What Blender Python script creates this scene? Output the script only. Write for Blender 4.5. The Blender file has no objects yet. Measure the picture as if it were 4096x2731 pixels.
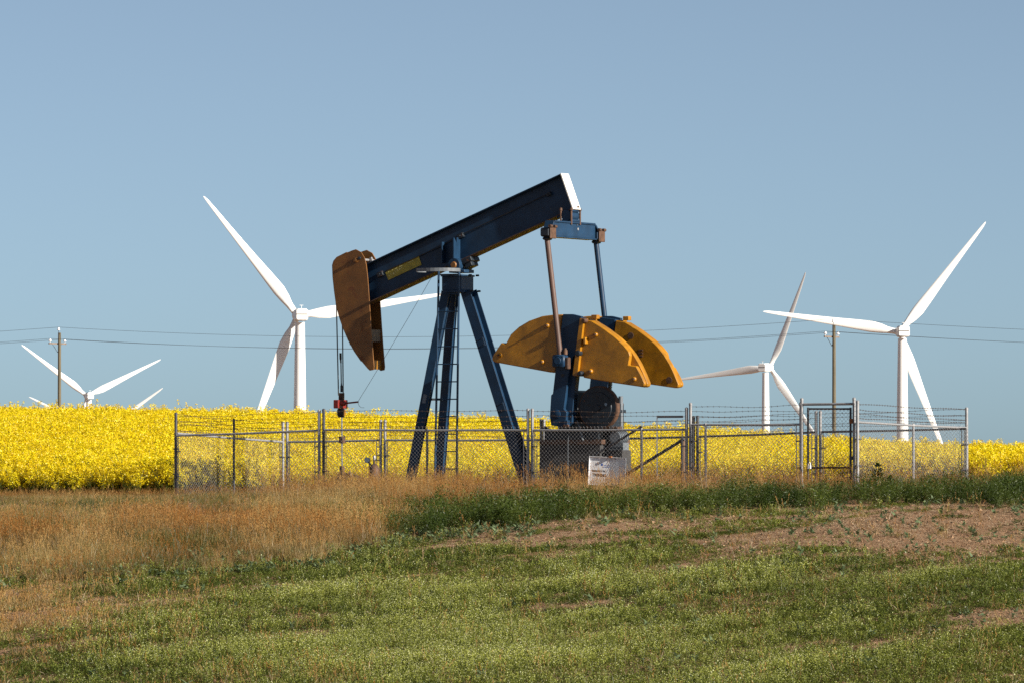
import bpy, bmesh, math, random
import numpy as np
from mathutils import Vector, Matrix, Euler

random.seed(7)
RNG = np.random.default_rng(11)
sc = bpy.context.scene
COL = sc.collection
R = math.radians

# ------------------------------------------------------------------ camera
PW, PH = 4096.0, 2731.0
FP = 22755.0            # 200 mm on full frame, in photo pixels
YH = 1840.0             # photo row of the true horizon
EZ = 1.7                # eye height over the ground at the camera
PITCH = math.atan((YH - PH / 2) / FP)
cd = bpy.data.cameras.new('camera')
cd.sensor_fit = 'HORIZONTAL'
cd.sensor_width = 36.0
cd.lens = FP * 36.0 / PW
cd.clip_start = 0.5
cd.clip_end = 30000.0
cam = bpy.data.objects.new('camera', cd)
COL.objects.link(cam)
cam.location = (0, 0, EZ)
cam.rotation_euler = (R(90) + PITCH, 0, 0)
sc.camera = cam

# ------------------------------------------------------------------ sky and sun
SUN_EL = R(25.0)
SUN_AZ = R(-34.0)       # measured from +x (screen right) towards the camera
SUN_DIR = Vector((math.cos(SUN_AZ) * math.cos(SUN_EL), math.sin(SUN_AZ) * math.cos(SUN_EL), math.sin(SUN_EL)))
world = bpy.data.worlds.new('World')
sc.world = world
world.use_nodes = True
wn = world.node_tree
wn.nodes.clear()
wo = wn.nodes.new('ShaderNodeOutputWorld')
wb = wn.nodes.new('ShaderNodeBackground')
sky = wn.nodes.new('ShaderNodeTexSky')
sky.sky_type = 'NISHITA'
sky.sun_disc = False
sky.sun_elevation = SUN_EL
sky.sun_rotation = math.atan2(SUN_DIR.x, SUN_DIR.y)
sky.altitude = 1500.0
sky.air_density = 0.5
sky.dust_density = 1.5
sky.ozone_density = 6.0
hs = wn.nodes.new('ShaderNodeHueSaturation')
hs.inputs['Saturation'].default_value = 0.67
hs.inputs['Value'].default_value = 1.0
wn.links.new(sky.outputs[0], hs.inputs['Color'])
tn = wn.nodes.new('ShaderNodeMix')      # camera white balance of the sky light
tn.data_type = 'RGBA'; tn.blend_type = 'MULTIPLY'; tn.inputs[0].default_value = 1.0
tn.inputs[7].default_value = (0.93, 1.01, 0.91, 1)
wn.links.new(hs.outputs[0], tn.inputs[6])
wn.links.new(tn.outputs[2], wb.inputs['Color'])
wb.inputs['Strength'].default_value = 0.061
wn.links.new(wb.outputs[0], wo.inputs['Surface'])

sl = bpy.data.lights.new('sun', 'SUN')
sl.energy = 5.0
sl.angle = R(0.53)
sl.color = (1.0, 0.92, 0.80)
sun = bpy.data.objects.new('sun', sl)
COL.objects.link(sun)
sun.rotation_euler = SUN_DIR.to_track_quat('Z', 'Y').to_euler()
sun.location = SUN_DIR * 60 + Vector((0, 120, 0))

sc.view_settings.view_transform = 'Standard'
sc.view_settings.look = 'None'
sc.view_settings.gamma = 1.0
sc.view_settings.exposure = 0.80
sc.view_settings.use_curve_mapping = False
sc.cycles.max_bounces = 6
sc.cycles.diffuse_bounces = 3
sc.cycles.glossy_bounces = 3
sc.cycles.transmission_bounces = 3
sc.cycles.use_denoising = False

# ------------------------------------------------------------------ measuring helpers (photo pixel -> place)
CP, SP = math.cos(PITCH), math.sin(PITCH)
EYE = Vector((0, 0, EZ))

def ray(px, py):
    cx, cy = (px - PW / 2) / FP, (PH / 2 - py) / FP
    return Vector((cx, CP - cy * SP, SP + cy * CP))

def at(px, py, Y):
    d = ray(px, py)
    return EYE + d * (Y / d.y)

def proj(x, y, z):
    zz = z - EZ
    f = y * CP + zz * SP
    return PW / 2 + FP * x / f, PH / 2 - FP * (zz * CP - y * SP) / f

TH = R(29.0)
A = Vector((math.cos(TH), -math.sin(TH), 0))     # along the pump unit, towards its rear
L = Vector((math.sin(TH), math.cos(TH), 0))      # across it, away from the camera
NL = Vector((-7.46, 126.0, 0))                   # near left corner of the enclosure

def al(x, y):
    dx, dy = x - NL.x, y - NL.y
    return dx * A.x + dy * A.y, dx * L.x + dy * L.y

# ------------------------------------------------------------------ terrain height
CREST_X = np.array([-3000, -600, 0, 500, 900, 1300, 1800, 2300, 2700, 3000, 3300, 3600, 3870, 4096, 4700, 7000.0])
CREST_Y = np.array([1600, 1618, 1634, 1640, 1646, 1656, 1672, 1694, 1714, 1734, 1757, 1774, 1785, 1791, 1797, 1806.0]) + 15.0
DC = 185.0
CAN_H = 0.98

def smooth(t):
    t = np.clip(t, 0, 1)
    return t * t * (3 - 2 * t)

def gz(x, y):
    x = np.asarray(x, float); y = np.asarray(y, float)
    a, l = al(x, np.clip(y, 100, 140))
    pad = -0.95 + 0.0150 * np.clip(a, -9, 26) - 0.022 * np.clip(l, -4, 8)
    pad = pad + 0.03 * np.sin(x * 0.35 + 1.0) * np.sin(y * 0.21)
    d = np.clip(118.5 - y, 0, 60)
    front = pad - 0.056 * (d - 2.0 * (1 - np.exp(-d / 2.0)))
    front = front + 0.05 * np.sin(x * 0.45 + y * 0.12) * smooth(d / 8) + 0.03 * np.sin(x * 1.1 - y * 0.3) * smooth(d / 8)
    t = smooth((70 - y) / 60)
    front = front * (1 - t) + (-1.7) * t
    px = PW / 2 + FP * x / np.clip(y, 60, 400)
    zc = (YH - np.interp(px, CREST_X, CREST_Y)) / FP * DC - CAN_H
    s = np.clip((y - 131.5) / (DC - 131.5), 0, 1)
    s = np.sin(s * math.pi / 2) ** 1.15
    back = pad * (1 - s) + zc * s
    e = np.clip(y - DC, 0, 3000)
    back = back - 0.021 * (e - 40 * (1 - np.exp(-e / 40.0)))
    z = np.where(y < 131.5, front, back)
    return z + EZ

# ------------------------------------------------------------------ object helpers
def tag(o, label=None, cat=None, group=None, kind=None):
    if label: o['label'] = label
    if cat: o['category'] = cat
    if group: o['group'] = group
    if kind: o['kind'] = kind
    return o

def empty(name, loc, rz=0, label=None, cat=None, group=None):
    o = bpy.data.objects.new(name, None)
    o.empty_display_size = 0.3
    o.location = loc
    o.rotation_euler = (0, 0, rz)
    COL.objects.link(o)
    return tag(o, label, cat, group)

class MB:
    """collects shapes; build() links them as one mesh object"""
    def __init__(s):
        s.v, s.f, s.m, s.sm = [], [], [], []
    def add(s, vs, fs, mi=0, smooth=False):
        b = len(s.v)
        s.v += [tuple(p) for p in vs]
        for f in fs:
            s.f.append([b + i for i in f]); s.m.append(mi); s.sm.append(smooth)
        return s
    def frame_box(s, c, ax, ay, az, hx, hy, hz, mi=0):
        c = Vector(c)
        vs = [c + ax * (hx * i) + ay * (hy * j) + az * (hz * k) for i in (-1, 1) for j in (-1, 1) for k in (-1, 1)]
        return s.add(vs, [(0, 1, 3, 2), (4, 6, 7, 5), (0, 4, 5, 1), (2, 3, 7, 6), (0, 2, 6, 4), (1, 5, 7, 3)], mi)
    def box(s, lo, hi, mi=0):
        lo, hi = Vector(lo), Vector(hi)
        c = (lo + hi) / 2; h = (hi - lo) / 2
        return s.frame_box(c, Vector((1, 0, 0)), Vector((0, 1, 0)), Vector((0, 0, 1)), h.x, h.y, h.z, mi)
    def bar(s, p0, p1, w, h, side=Vector((0, 1, 0)), mi=0):
        p0, p1 = Vector(p0), Vector(p1)
        d = (p1 - p0); ln = d.length; d = d / ln
        sv = side - d * side.dot(d); sv.normalize()
        n = d.cross(sv)
        return s.frame_box((p0 + p1) / 2, d, sv, n, ln / 2, w / 2, h / 2, mi)
    def tube(s, pts, r, n=8, mi=0, cap=True, smooth=True):
        pts = [Vector(p) for p in pts]
        rs = r if isinstance(r, (list, tuple)) else [r] * len(pts)
        vs, fs = [], []
        pu = None
        for i, p in enumerate(pts):
            d = (pts[min(i + 1, len(pts) - 1)] - pts[max(i - 1, 0)])
            if d.length < 1e-9: d = Vector((0, 0, 1))
            d.normalize()
            if pu is None:
                pu = Vector((0, 0, 1)) if abs(d.z) < 0.9 else Vector((1, 0, 0))
            u = pu - d * pu.dot(d); u.normalize(); pu = u
            w = d.cross(u)
            for k in range(n):
                t = 2 * math.pi * k / n
                vs.append(p + (u * math.cos(t) + w * math.sin(t)) * rs[i])
        for i in range(len(pts) - 1):
            for k in range(n):
                fs.append((i * n + k, i * n + (k + 1) % n, (i + 1) * n + (k + 1) % n, (i + 1) * n + k))
        s.add(vs, fs, mi, smooth)
        if cap:
            b = len(s.v) - len(vs)
            s.f.append([b + k for k in range(n)][::-1]); s.m.append(mi); s.sm.append(False)
            e = b + (len(pts) - 1) * n
            s.f.append([e + k for k in range(n)]); s.m.append(mi); s.sm.append(False)
        return s
    def prism(s, poly, v0, v1, mi=0):
        """poly of (u, w) points extruded along v"""
        n = len(poly)
        vs = [(u, v0, w) for u, w in poly] + [(u, v1, w) for u, w in poly]
        fs = [tuple(range(n)), tuple(range(2 * n - 1, n - 1, -1))]
        fs += [(i, i + n, (i + 1) % n + n, (i + 1) % n) for i in range(n)]
        return s.add(vs, fs, mi)
    def build(s, name, mat, parent=None, bevel=0.0, fix=True):
        me = bpy.data.meshes.new(name)
        me.from_pydata(s.v, [], s.f)
        mats = mat if isinstance(mat, (list, tuple)) else [mat]
        for m in mats: me.materials.append(m)
        me.polygons.foreach_set('material_index', s.m)
        me.polygons.foreach_set('use_smooth', s.sm)
        if fix or bevel > 0:
            bm = bmesh.new(); bm.from_mesh(me)
            if fix: bmesh.ops.recalc_face_normals(bm, faces=bm.faces)
            if bevel > 0:
                es = [e for e in bm.edges if len(e.link_faces) == 2 and e.calc_face_angle(0) > 0.5]
                bmesh.ops.bevel(bm, geom=es, offset=bevel, segments=1, affect='EDGES', profile=0.7)
            bm.to_mesh(me); bm.free()
        if any(s.sm): me.set_sharp_from_angle(angle=R(38))
        o = bpy.data.objects.new(name, me)
        COL.objects.link(o)
        if parent is not None: o.parent = parent
        return o

# ------------------------------------------------------------------ materials
def new_mat(name):
    m = bpy.data.materials.new(name); m.use_nodes = True
    nt = m.node_tree; nt.nodes.clear()
    out = nt.nodes.new('ShaderNodeOutputMaterial')
    return m, nt, out

def ramp(nt, src, stops):
    r = nt.nodes.new('ShaderNodeValToRGB')
    el = r.color_ramp.elements
    while len(el) < len(stops): el.new(0.5)
    for e, (p, c) in zip(el, stops):
        e.position = p; e.color = (*c, 1) if len(c) == 3 else c
    nt.links.new(src, r.inputs[0])
    return r

def noise(nt, vec, scale, detail=5, rough=0.6):
    n = nt.nodes.new('ShaderNodeTexNoise')
    n.inputs['Scale'].default_value = scale
    n.inputs['Detail'].default_value = detail
    n.inputs['Roughness'].default_value = rough
    if vec is not None: nt.links.new(vec, n.inputs['Vector'])
    return n

def mixc(nt, fac, c1, c2):
    m = nt.nodes.new('ShaderNodeMix'); m.data_type = 'RGBA'
    if isinstance(fac, float): m.inputs[0].default_value = fac
    else: nt.links.new(fac, m.inputs[0])
    for s, c in ((6, c1), (7, c2)):
        if isinstance(c, (tuple, list)): m.inputs[s].default_value = (*c, 1)
        else: nt.links.new(c, m.inputs[s])
    return m.outputs[2]

def paint(name, col, rough=0.5, metal=0.0, var=0.25, scale=5.0, rust=0.0, rcol=(0.13, 0.05, 0.02), rscale=7.0, bump=0.0, stretch=None, spec=0.5, grime=0.0):
    m, nt, out = new_mat(name)
    b = nt.nodes.new('ShaderNodeBsdfPrincipled')
    nt.links.new(b.outputs[0], out.inputs[0])
    tc = nt.nodes.new('ShaderNodeTexCoord')
    vec = tc.outputs['Object']
    if stretch:
        mp = nt.nodes.new('ShaderNodeMapping'); mp.inputs['Scale'].default_value = stretch
        nt.links.new(vec, mp.inputs['Vector']); vec = mp.outputs[0]
    n1 = noise(nt, vec, scale)
    lo = tuple(c * (1 - var) for c in col); hi = tuple(min(1, c * (1 + var)) for c in col)
    c = ramp(nt, n1.outputs['Fac'], [(0.3, lo), (0.7, hi)]).outputs[0]
    rv = None
    if grime > 0:
        n3 = noise(nt, vec, scale * 0.45, 7, 0.7)
        g = ramp(nt, n3.outputs['Fac'], [(0.42, (0, 0, 0)), (0.72, (grime,) * 3)])
        c = mixc(nt, g.outputs[0], c, tuple(x * 0.35 + 0.01 for x in col))
    if rust > 0:
        n2 = noise(nt, vec, rscale, 8, 0.72)
        k = 0.72 - 0.32 * rust
        rm = ramp(nt, n2.outputs['Fac'], [(k, (0, 0, 0)), (k + 0.07, (1, 1, 1))])
        c = mixc(nt, rm.outputs[0], c, rcol)
        rr = nt.nodes.new('ShaderNodeMapRange')
        rr.inputs['To Min'].default_value = rough; rr.inputs['To Max'].default_value = 0.85
        nt.links.new(rm.outputs[0], rr.inputs[0]); rv = rr.outputs[0]
    nt.links.new(c, b.inputs['Base Color'])
    if rv is not None: nt.links.new(rv, b.inputs['Roughness'])
    else: b.inputs['Roughness'].default_value = rough
    b.inputs['Metallic'].default_value = metal
    b.inputs['Specular IOR Level'].default_value = spec
    if bump > 0:
        nb = noise(nt, vec, scale * 4, 6)
        bp = nt.nodes.new('ShaderNodeBump'); bp.inputs['Strength'].default_value = bump; bp.inputs['Distance'].default_value = 0.02
        nt.links.new(nb.outputs['Fac'], bp.inputs['Height']); nt.links.new(bp.outputs[0], b.inputs['Normal'])
    return m

def leafmat(name, c0, c1, trans=0.35, gloss=0.04, ground=None):
    """plant tissue: colour runs c0..c1 with the plant's own tint"""
    m, nt, out = new_mat(name)
    at_ = nt.nodes.new('ShaderNodeAttribute'); at_.attribute_type = 'INSTANCER'; at_.attribute_name = 'tint'
    c0 = tuple(v * 0.86 for v in c0); c1 = tuple(v * 0.86 for v in c1)
    c = mixc(nt, at_.outputs['Fac'], c0, c1)
    d = nt.nodes.new('ShaderNodeBsdfDiffuse'); t = nt.nodes.new('ShaderNodeBsdfTranslucent')
    nt.links.new(c, d.inputs[0]); nt.links.new(c, t.inputs[0])
    mx = nt.nodes.new('ShaderNodeMixShader'); mx.inputs[0].default_value = trans
    nt.links.new(d.outputs[0], mx.inputs[1]); nt.links.new(t.outputs[0], mx.inputs[2])
    last = mx.outputs[0]
    if gloss > 0:
        g = nt.nodes.new('ShaderNodeBsdfGlossy'); g.inputs['Roughness'].default_value = 0.45
        g.inputs['Color'].default_value = (0.9, 0.9, 0.9, 1)
        m2 = nt.nodes.new('ShaderNodeMixShader'); m2.inputs[0].default_value = gloss
        nt.links.new(last, m2.inputs[1]); nt.links.new(g.outputs[0], m2.inputs[2]); last = m2.outputs[0]
    nt.links.new(last, out.inputs[0])
    return m

M = {}
M['blue'] = paint('blue_paint', (0.010, 0.036, 0.080), 0.44, 0.0, var=0.3, scale=3.0, rust=0.16, rscale=5.0, bump=0.03, spec=0.3, grime=0.5)
M['darkiron'] = paint('dark_iron', (0.010, 0.018, 0.028), 0.5, var=0.4, scale=6.0, rust=0.35, bump=0.08, grime=0.4)
M['rust'] = paint('rusty_steel', (0.085, 0.042, 0.024), 0.7, var=0.5, scale=8.0, bump=0.15)
M['rustpipe'] = paint('rust_brown_pipe', (0.10, 0.055, 0.042), 0.55, var=0.35, scale=6.0, bump=0.05, stretch=(1, 1, 0.25))
M['orange'] = paint('orange_yellow_paint', (0.40, 0.172, 0.007), 0.36, var=0.35, scale=3.0, rust=0.28, rscale=4.5, rcol=(0.17, 0.07, 0.02), bump=0.04, grime=0.75)
M['ochre'] = paint('weathered_orange_paint', (0.20, 0.082, 0.015), 0.5, var=0.25, scale=3.0, rust=0.45, rscale=5.0, rcol=(0.14, 0.05, 0.018), bump=0.05, grime=0.6)
M['white'] = paint('white_sheen_with_rust', (0.72, 0.70, 0.66), 0.55, var=0.08, scale=7.0, rust=0.3, rscale=22.0, rcol=(0.35, 0.2, 0.1))  # off-white paints in a glossy reflection on the blue end plate
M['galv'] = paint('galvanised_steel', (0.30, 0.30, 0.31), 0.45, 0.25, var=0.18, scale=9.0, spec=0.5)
M['galvdark'] = paint('dark_galvanised_steel', (0.065, 0.066, 0.075), 0.5, 0.2, var=0.3, scale=9.0)  # darker grey steel for some posts, rails and fittings
M['wire'] = paint('galvanised_wire', (0.22, 0.22, 0.23), 0.45, 0.3, var=0.1)
M['barb'] = paint('rusted_barbed_wire', (0.07, 0.045, 0.035), 0.8, var=0.2)
M['turbine'] = paint('turbine_white', (0.80, 0.80, 0.79), 0.45, var=0.02, scale=0.2)
M['turbine_dark'] = paint('turbine_vent_dark', (0.12, 0.11, 0.10), 0.7)  # plain dark grey of the nacelle vent strip
M['pole'] = paint('weathered_pole_wood', (0.125, 0.105, 0.066), 0.85, var=0.3, scale=4, stretch=(6, 6, 0.4), bump=0.1)
M['arm'] = paint('crossarm_wood', (0.20, 0.155, 0.125), 0.85, var=0.25, scale=4)
M['porcelain'] = paint('white_porcelain', (0.85, 0.86, 0.88), 0.12, var=0.03)
M['conductor'] = paint('aluminium_conductor', (0.10, 0.11, 0.12), 0.6, 0.3)
M['red'] = paint('red_paint', (0.20, 0.014, 0.009), 0.45, var=0.25, rust=0.15, scale=12)
M['rod'] = paint('polished_rod_steel', (0.62, 0.62, 0.62), 0.22, 0.95, var=0.05)
M['cable'] = paint('greased_black_cable', (0.018, 0.018, 0.02), 0.55, var=0.3, scale=30)
M['plate'] = paint('faded_yellow_plate', (0.32, 0.27, 0.03), 0.5, var=0.25, scale=8, rust=0.1)
M['plate_ink'] = paint('worn_pale_letters', (0.62, 0.58, 0.25), 0.5, var=0.2)
M['signwhite'] = paint('sign_white', (0.78, 0.79, 0.82), 0.4, var=0.03, scale=3)
M['ink'] = paint('sign_black_ink', (0.012, 0.012, 0.014), 0.5, var=0.1)
M['inkblue'] = paint('sign_blue_ink', (0.06, 0.13, 0.45), 0.5, var=0.1)
M['concrete'] = paint('stained_concrete', (0.042, 0.041, 0.042), 0.9, var=0.3, scale=5, bump=0.15, grime=0.4)
M['steelgrey'] = paint('grey_engine_paint', (0.13, 0.148, 0.17), 0.5, var=0.2, rust=0.15, scale=8)
M['wood'] = paint('old_brown_timber', (0.14, 0.085, 0.05), 0.85, var=0.35, scale=6, stretch=(5, 5, 0.5))
M['hinge'] = paint('rusty_hinge', (0.25, 0.09, 0.03), 0.8, var=0.4, scale=20)
M['tan'] = paint('worn_tan_paint', (0.16, 0.12, 0.085), 0.7, var=0.25, scale=9)
M['gauge'] = paint('gauge_glass', (0.20, 0.27, 0.34), 0.15, var=0.05)

# ================================================================== GROUND
def axis_coords(lo, hi, step, far, grow=1.22):
    c = list(np.arange(lo, hi + 1e-6, step))
    s = step; x = c[-1]
    while x < far[1]:
        s *= grow; x += s; c.append(x)
    s = step; x = c[0]
    while x > far[0]:
        s *= grow; x -= s; c.insert(0, x)
    return np.array(c)

def ground_material():
    m, nt, out = new_mat('soil_and_plant_litter')
    b = nt.nodes.new('ShaderNodeBsdfPrincipled'); nt.links.new(b.outputs[0], out.inputs[0])
    b.inputs['Roughness'].default_value = 0.95
    b.inputs['Specular IOR Level'].default_value = 0.1
    tc = nt.nodes.new('ShaderNodeTexCoord')
    n1 = noise(nt, tc.outputs['Object'], 0.6, 6, 0.65)
    n2 = noise(nt, tc.outputs['Object'], 14.0, 6, 0.7)
    n3 = noise(nt, tc.outputs['Object'], 60.0, 4, 0.7)
    c1 = ramp(nt, n1.outputs['Fac'], [(0.3, (0.21, 0.115, 0.060)), (0.55, (0.31, 0.18, 0.102)), (0.75, (0.38, 0.24, 0.142))]).outputs[0]
    c2 = ramp(nt, n2.outputs['Fac'], [(0.35, (0.12, 0.065, 0.036)), (0.6, (0.40, 0.25, 0.15))]).outputs[0]
    c = mixc(nt, 0.5, c1, c2)
    c3 = ramp(nt, n3.outputs['Fac'], [(0.60, (0, 0, 0)), (0.68, (0.6, 0.6, 0.6))])
    c = mixc(nt, c3.outputs[0], c, (0.52, 0.38, 0.22))
    nt.links.new(c, b.inputs['Base Color'])
    bp = nt.nodes.new('ShaderNodeBump'); bp.inputs['Strength'].default_value = 0.9; bp.inputs['Distance'].default_value = 0.06
    nt.links.new(n2.outputs['Fac'], bp.inputs['Height']); nt.links.new(bp.outputs[0], b.inputs['Normal'])
    return m

def build_ground():
    xs = axis_coords(-30, 30, 0.5, (-7000, 7000))
    ys = axis_coords(62, 200, 0.5, (-400, 12000))
    X, Y = np.meshgrid(xs, ys)
    Z = gz(X, Y)
    near = (Y > 60) & (Y < 131) & (np.abs(X) < 31)
    Z = Z + np.where(near, 0.018 * np.sin(X * 5.1 + 2 * np.sin(Y * 1.3)) * np.sin(Y * 3.3 + X), 0)
    nx, ny = len(xs), len(ys)
    v = np.stack([X, Y, Z], -1).reshape(-1, 3)
    i = np.arange(nx * ny).reshape(ny, nx)
    q = np.stack([i[:-1, :-1], i[:-1, 1:], i[1:, 1:], i[1:, :-1]], -1).reshape(-1, 4)
    me = bpy.data.meshes.new('ground')
    me.from_pydata(v.tolist(), [], q.tolist())
    me.polygons.foreach_set('use_smooth', [True] * len(q))
    me.materials.append(ground_material())
    o = bpy.data.objects.new('ground', me); COL.objects.link(o)
    tag(o, 'brown stubbly hillside soil sloping up to the well pad', kind='structure')
build_ground()

# ================================================================== WIND TURBINES
def turbine(px, py, ppm, phis, yaw, label, blade_len=40.0):
    """hub at photo pixel (px, py), ppm photo pixels per metre, phis blade angles as seen, yaw of the rotor axis"""
    Y = FP / ppm
    hub = at(px, py, Y)
    ax = Vector((math.sin(yaw), math.cos(yaw), 0))       # from the tower towards the rotor (upwind, away from us)
    X = Vector((ax.y, -ax.x, 0))
    Zv = Vector((0, 0, 1))
    base = hub - ax * 4.2
    g = float(gz(base.x, base.y))
    root = empty('wind_turbine', (base.x, base.y, g), 0, label, 'wind turbine', 'white wind turbines behind the canola field')
    o = Vector((base.x, base.y, g))
    hz = hub.z - g
    t = MB()
    n = 28
    zs = [-1.0, 0, 0.05 * hz, 0.35 * hz, 0.7 * hz, hz - 1.9]
    rs = [2.15, 2.15, 2.1, 1.85, 1.55, 1.25]
    t.tube([(0, 0, z) for z in zs], rs, n)
    t.build('tower', M['turbine'], root)
    hubl = hub - o
    # nacelle: tapered box, chamfered
    nb = MB()
    secs = [(-3.6, 1.45, 1.35), (-3.3, 1.62, 1.55), (0.5, 1.62, 1.6), (2.6, 1.35, 1.45), (3.0, 1.1, 1.2)]
    cz = 0.05
    vs, fs = [], []
    oc = [(-1, -.75), (-.8, -1), (.8, -1), (1, -.75), (1, .7), (.7, 1), (-.7, 1), (-1, .7)]
    for s_, hw, hh in secs:
        c = Vector((0, 0, hubl.z + cz)) + ax * s_
        for (a_, b_) in oc: vs.append(c + X * (a_ * hw) + Zv * (b_ * hh))
    for i in range(len(secs) - 1):
        for k in range(8): fs.append((i * 8 + k, i * 8 + (k + 1) % 8, (i + 1) * 8 + (k + 1) % 8, (i + 1) * 8 + k))
    fs.append(tuple(range(8))); fs.append(tuple(range(len(secs) * 8 - 1, len(secs) * 8 - 9, -1)))
    nb.add(vs, fs)
    nac = nb.build('nacelle', M['turbine'], root)
    vb = MB()
    c = Vector((0, 0, hubl.z + 0.15)) - ax * 3.62
    vb.frame_box(c, X, ax, Zv, 1.4, 0.06, 0.10)
    vb.build('vent', M['turbine_dark'], nac)
    wm = MB(); c = Vector((0, 0, hubl.z + 1.6)) - ax * 2.6
    wm.tube([c, c + Zv * 0.9], 0.07, 6); wm.frame_box(c + Zv * 0.9, X, ax, Zv, 0.5, 0.05, 0.05)
    wm.build('wind_vane', M['turbine'], nac)
    # spinner
    sp = MB()
    pts = [hubl + ax * q for q in (-1.3, -0.9, 0.3, 1.0, 1.5, 1.75)]
    sp.tube(pts, [1.35, 1.5, 1.45, 1.15, 0.6, 0.08], 20)
    sp.build('hub', M['turbine'], root)
    # blades
    rr = np.array([0.0, 0.03, 0.07, 0.12, 0.19, 0.30, 0.45, 0.60, 0.75, 0.88, 0.96, 0.99, 1.0])
    ch = np.array([1.7, 1.7, 1.9, 2.7, 3.25, 2.9, 2.3, 1.8, 1.35, 1.0, 0.7, 0.4, 0.10])
    th = np.array([1.7, 1.7, 1.5, 1.15, 0.85, 0.62, 0.45, 0.33, 0.24, 0.17, 0.11, 0.07, 0.03])
    tw = np.radians([10, 10, 12, 13, 12, 9, 6, 4, 2, 1, 0, 0, 0])
    for phi in phis:
        p = math.radians(phi)
        d = X * math.cos(p) + Zv * math.sin(p)
        e = X * -math.sin(p) + Zv * math.cos(p)
        bm_ = MB(); vs, fs = [], []
        K = 14
        for q in range(len(rr)):
            cdir = e * math.cos(tw[q]) + ax * math.sin(tw[q])
            ndir = ax * math.cos(tw[q]) - e * math.sin(tw[q])
            c = hubl + d * (0.9 + rr[q] * (blade_len - 0.9)) - e * (0.18 * (ch[q] - 1.7)) + ax * (1.2 * rr[q] ** 2 * -1.0)
            for k in range(K):
                t_ = 2 * math.pi * k / K
                vs.append(c + cdir * (0.5 * ch[q] * math.cos(t_)) + ndir * (0.5 * th[q] * math.sin(t_) * (1 + 0.35 * math.cos(t_))))
        for q in range(len(rr) - 1):
            for k in range(K): fs.append((q * K + k, q * K + (k + 1) % K, (q + 1) * K + (k + 1) % K, (q + 1) * K + k))
        fs.append(tuple(range(K))); fs.append(tuple(range(len(rr) * K - 1, (len(rr) - 1) * K - 1, -1)))
        bm_.add(vs, fs, 0, True)
        bm_.build('blade', M['turbine'], root)
    return root

turbine(1190, 1262, 15.2, (128.6, 8.2, 248.2), R(-11), 'tall white wind turbine rising left of the pump jack horse head')
turbine(3600, 1328, 14.0, (51.6, 171.4, 290.0), R(-5), 'large white wind turbine at far right behind the fence end')
turbine(3080, 1470, 10.3, (66.5, 186.2, 306.5), R(27), 'smaller white wind turbine between counterweights and the right utility pole')
turbine(347, 1582, 8.4, (143.0, 25.5, 264.0), R(-18), 'distant white wind turbine with its hub just above the canola at far left')
turbine(395, 1732, 7.9, (152.2, 34.6, 273.0), R(4), 'farthest wind turbine, only two blade tips showing above the canola')

# ================================================================== POWER LINE
def utility_pole(px, ptop, Y, label):
    top = at(px, ptop, Y)
    g = float(gz(top.x, top.y))
    h = top.z - g
    ldir = Vector((0.87, -0.5, 0)); cdir = Vector((0.5, 0.87, 0))
    root = empty('utility_pole', (top.x, top.y, g), 0, label, 'utility pole', 'utility poles of the power line')
    MB().tube([(0, 0, -0.8), (0, 0, h * 0.5), (0, 0, h)], [0.145, 0.12, 0.10], 12).build('pole_shaft', M['pole'], root)
    ca = MB(); c = Vector((0, 0, h - 0.72)) - ldir * 0.16
    ca.frame_box(c, cdir, ldir, Vector((0, 0, 1)), 1.0, 0.04, 0.05)
    arm = ca.build('crossarm', M['arm'], root)
    br = MB()
    for s in (-1, 1):
        br.bar(c + cdir * (0.5 * s) - Vector((0, 0, 0.05)) - ldir * 0.055, Vector((0, 0, h - 1.3)) - ldir * 0.15, 0.03, 0.012, side=ldir)
    br.build('brace', M['galvdark'], arm)
    tips = []
    for s in (-1, 1):
        p = c + cdir * (0.86 * s) + Vector((0, 0, 0.06))
        ins = MB()
        ins.tube([p, p + Vector((0, 0, 0.08)), p + Vector((0, 0, 0.10)), p + Vector((0, 0, 0.15)), p + Vector((0, 0, 0.17)), p + Vector((0, 0, 0.24))],
                 [0.02, 0.02, 0.10, 0.11, 0.07, 0.06], 10)
        ins.build('insulator', M['porcelain'], arm)
        tips.append(Vector((top.x, top.y, g)) + p + Vector((0, 0, 0.26)))
    p = Vector((-0.05, -0.12, h - 0.05))
    MB().bar(p - Vector((0, 0, 0.3)), p + Vector((0, 0, 0.25)), 0.03, 0.03).build('pin', M['galvdark'], root)
    p = p + Vector((0, 0, 0.22))
    ins = MB(); ins.tube([p, p + Vector((0, 0, 0.04)), p + Vector((0, 0, 0.10)), p + Vector((0, 0, 0.18))], [0.09, 0.10, 0.07, 0.06], 10)
    ins.build('insulator', M['porcelain'], root)
    tips.append(Vector((top.x, top.y, g)) + p + Vector((0, 0, 0.2)))
    return tips

Y1, Y2 = 380.0, 351.5
tl = utility_pole(238, 1331, Y1, 'weathered wooden utility pole left of the distant turbine')
tr = utility_pole(3336, 1300, Y2, 'weathered wooden utility pole between the two right turbines')
step = (tr[2] - tl[2]); step.z = 0
wl = ['lower near conductor on the crossarm side towards the fence', 'lower far conductor beside its twin at crossarm height', 'uppermost single conductor running over the pole tops']
for i in range(3):
    e0 = tl[i] - step + Vector((0, 0, -0.9)); e1 = tr[i] + step + Vector((0, 0, -1.7))
    pts = []
    for (p, q, sag) in ((e0, tl[i], 0.5), (tl[i], tr[i], 0.86), (tr[i], e1, 0.6)):
        for k in range(24):
            t_ = k / 24.0
            pts.append(p.lerp(q, t_) - Vector((0, 0, 4 * sag * t_ * (1 - t_))))
    pts.append(e1)
    w = MB(); w.tube(pts, 0.0105, 5)
    tag(w.build('power_line', M['conductor'], None), wl[i], 'power line', 'power line conductors')

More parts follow.
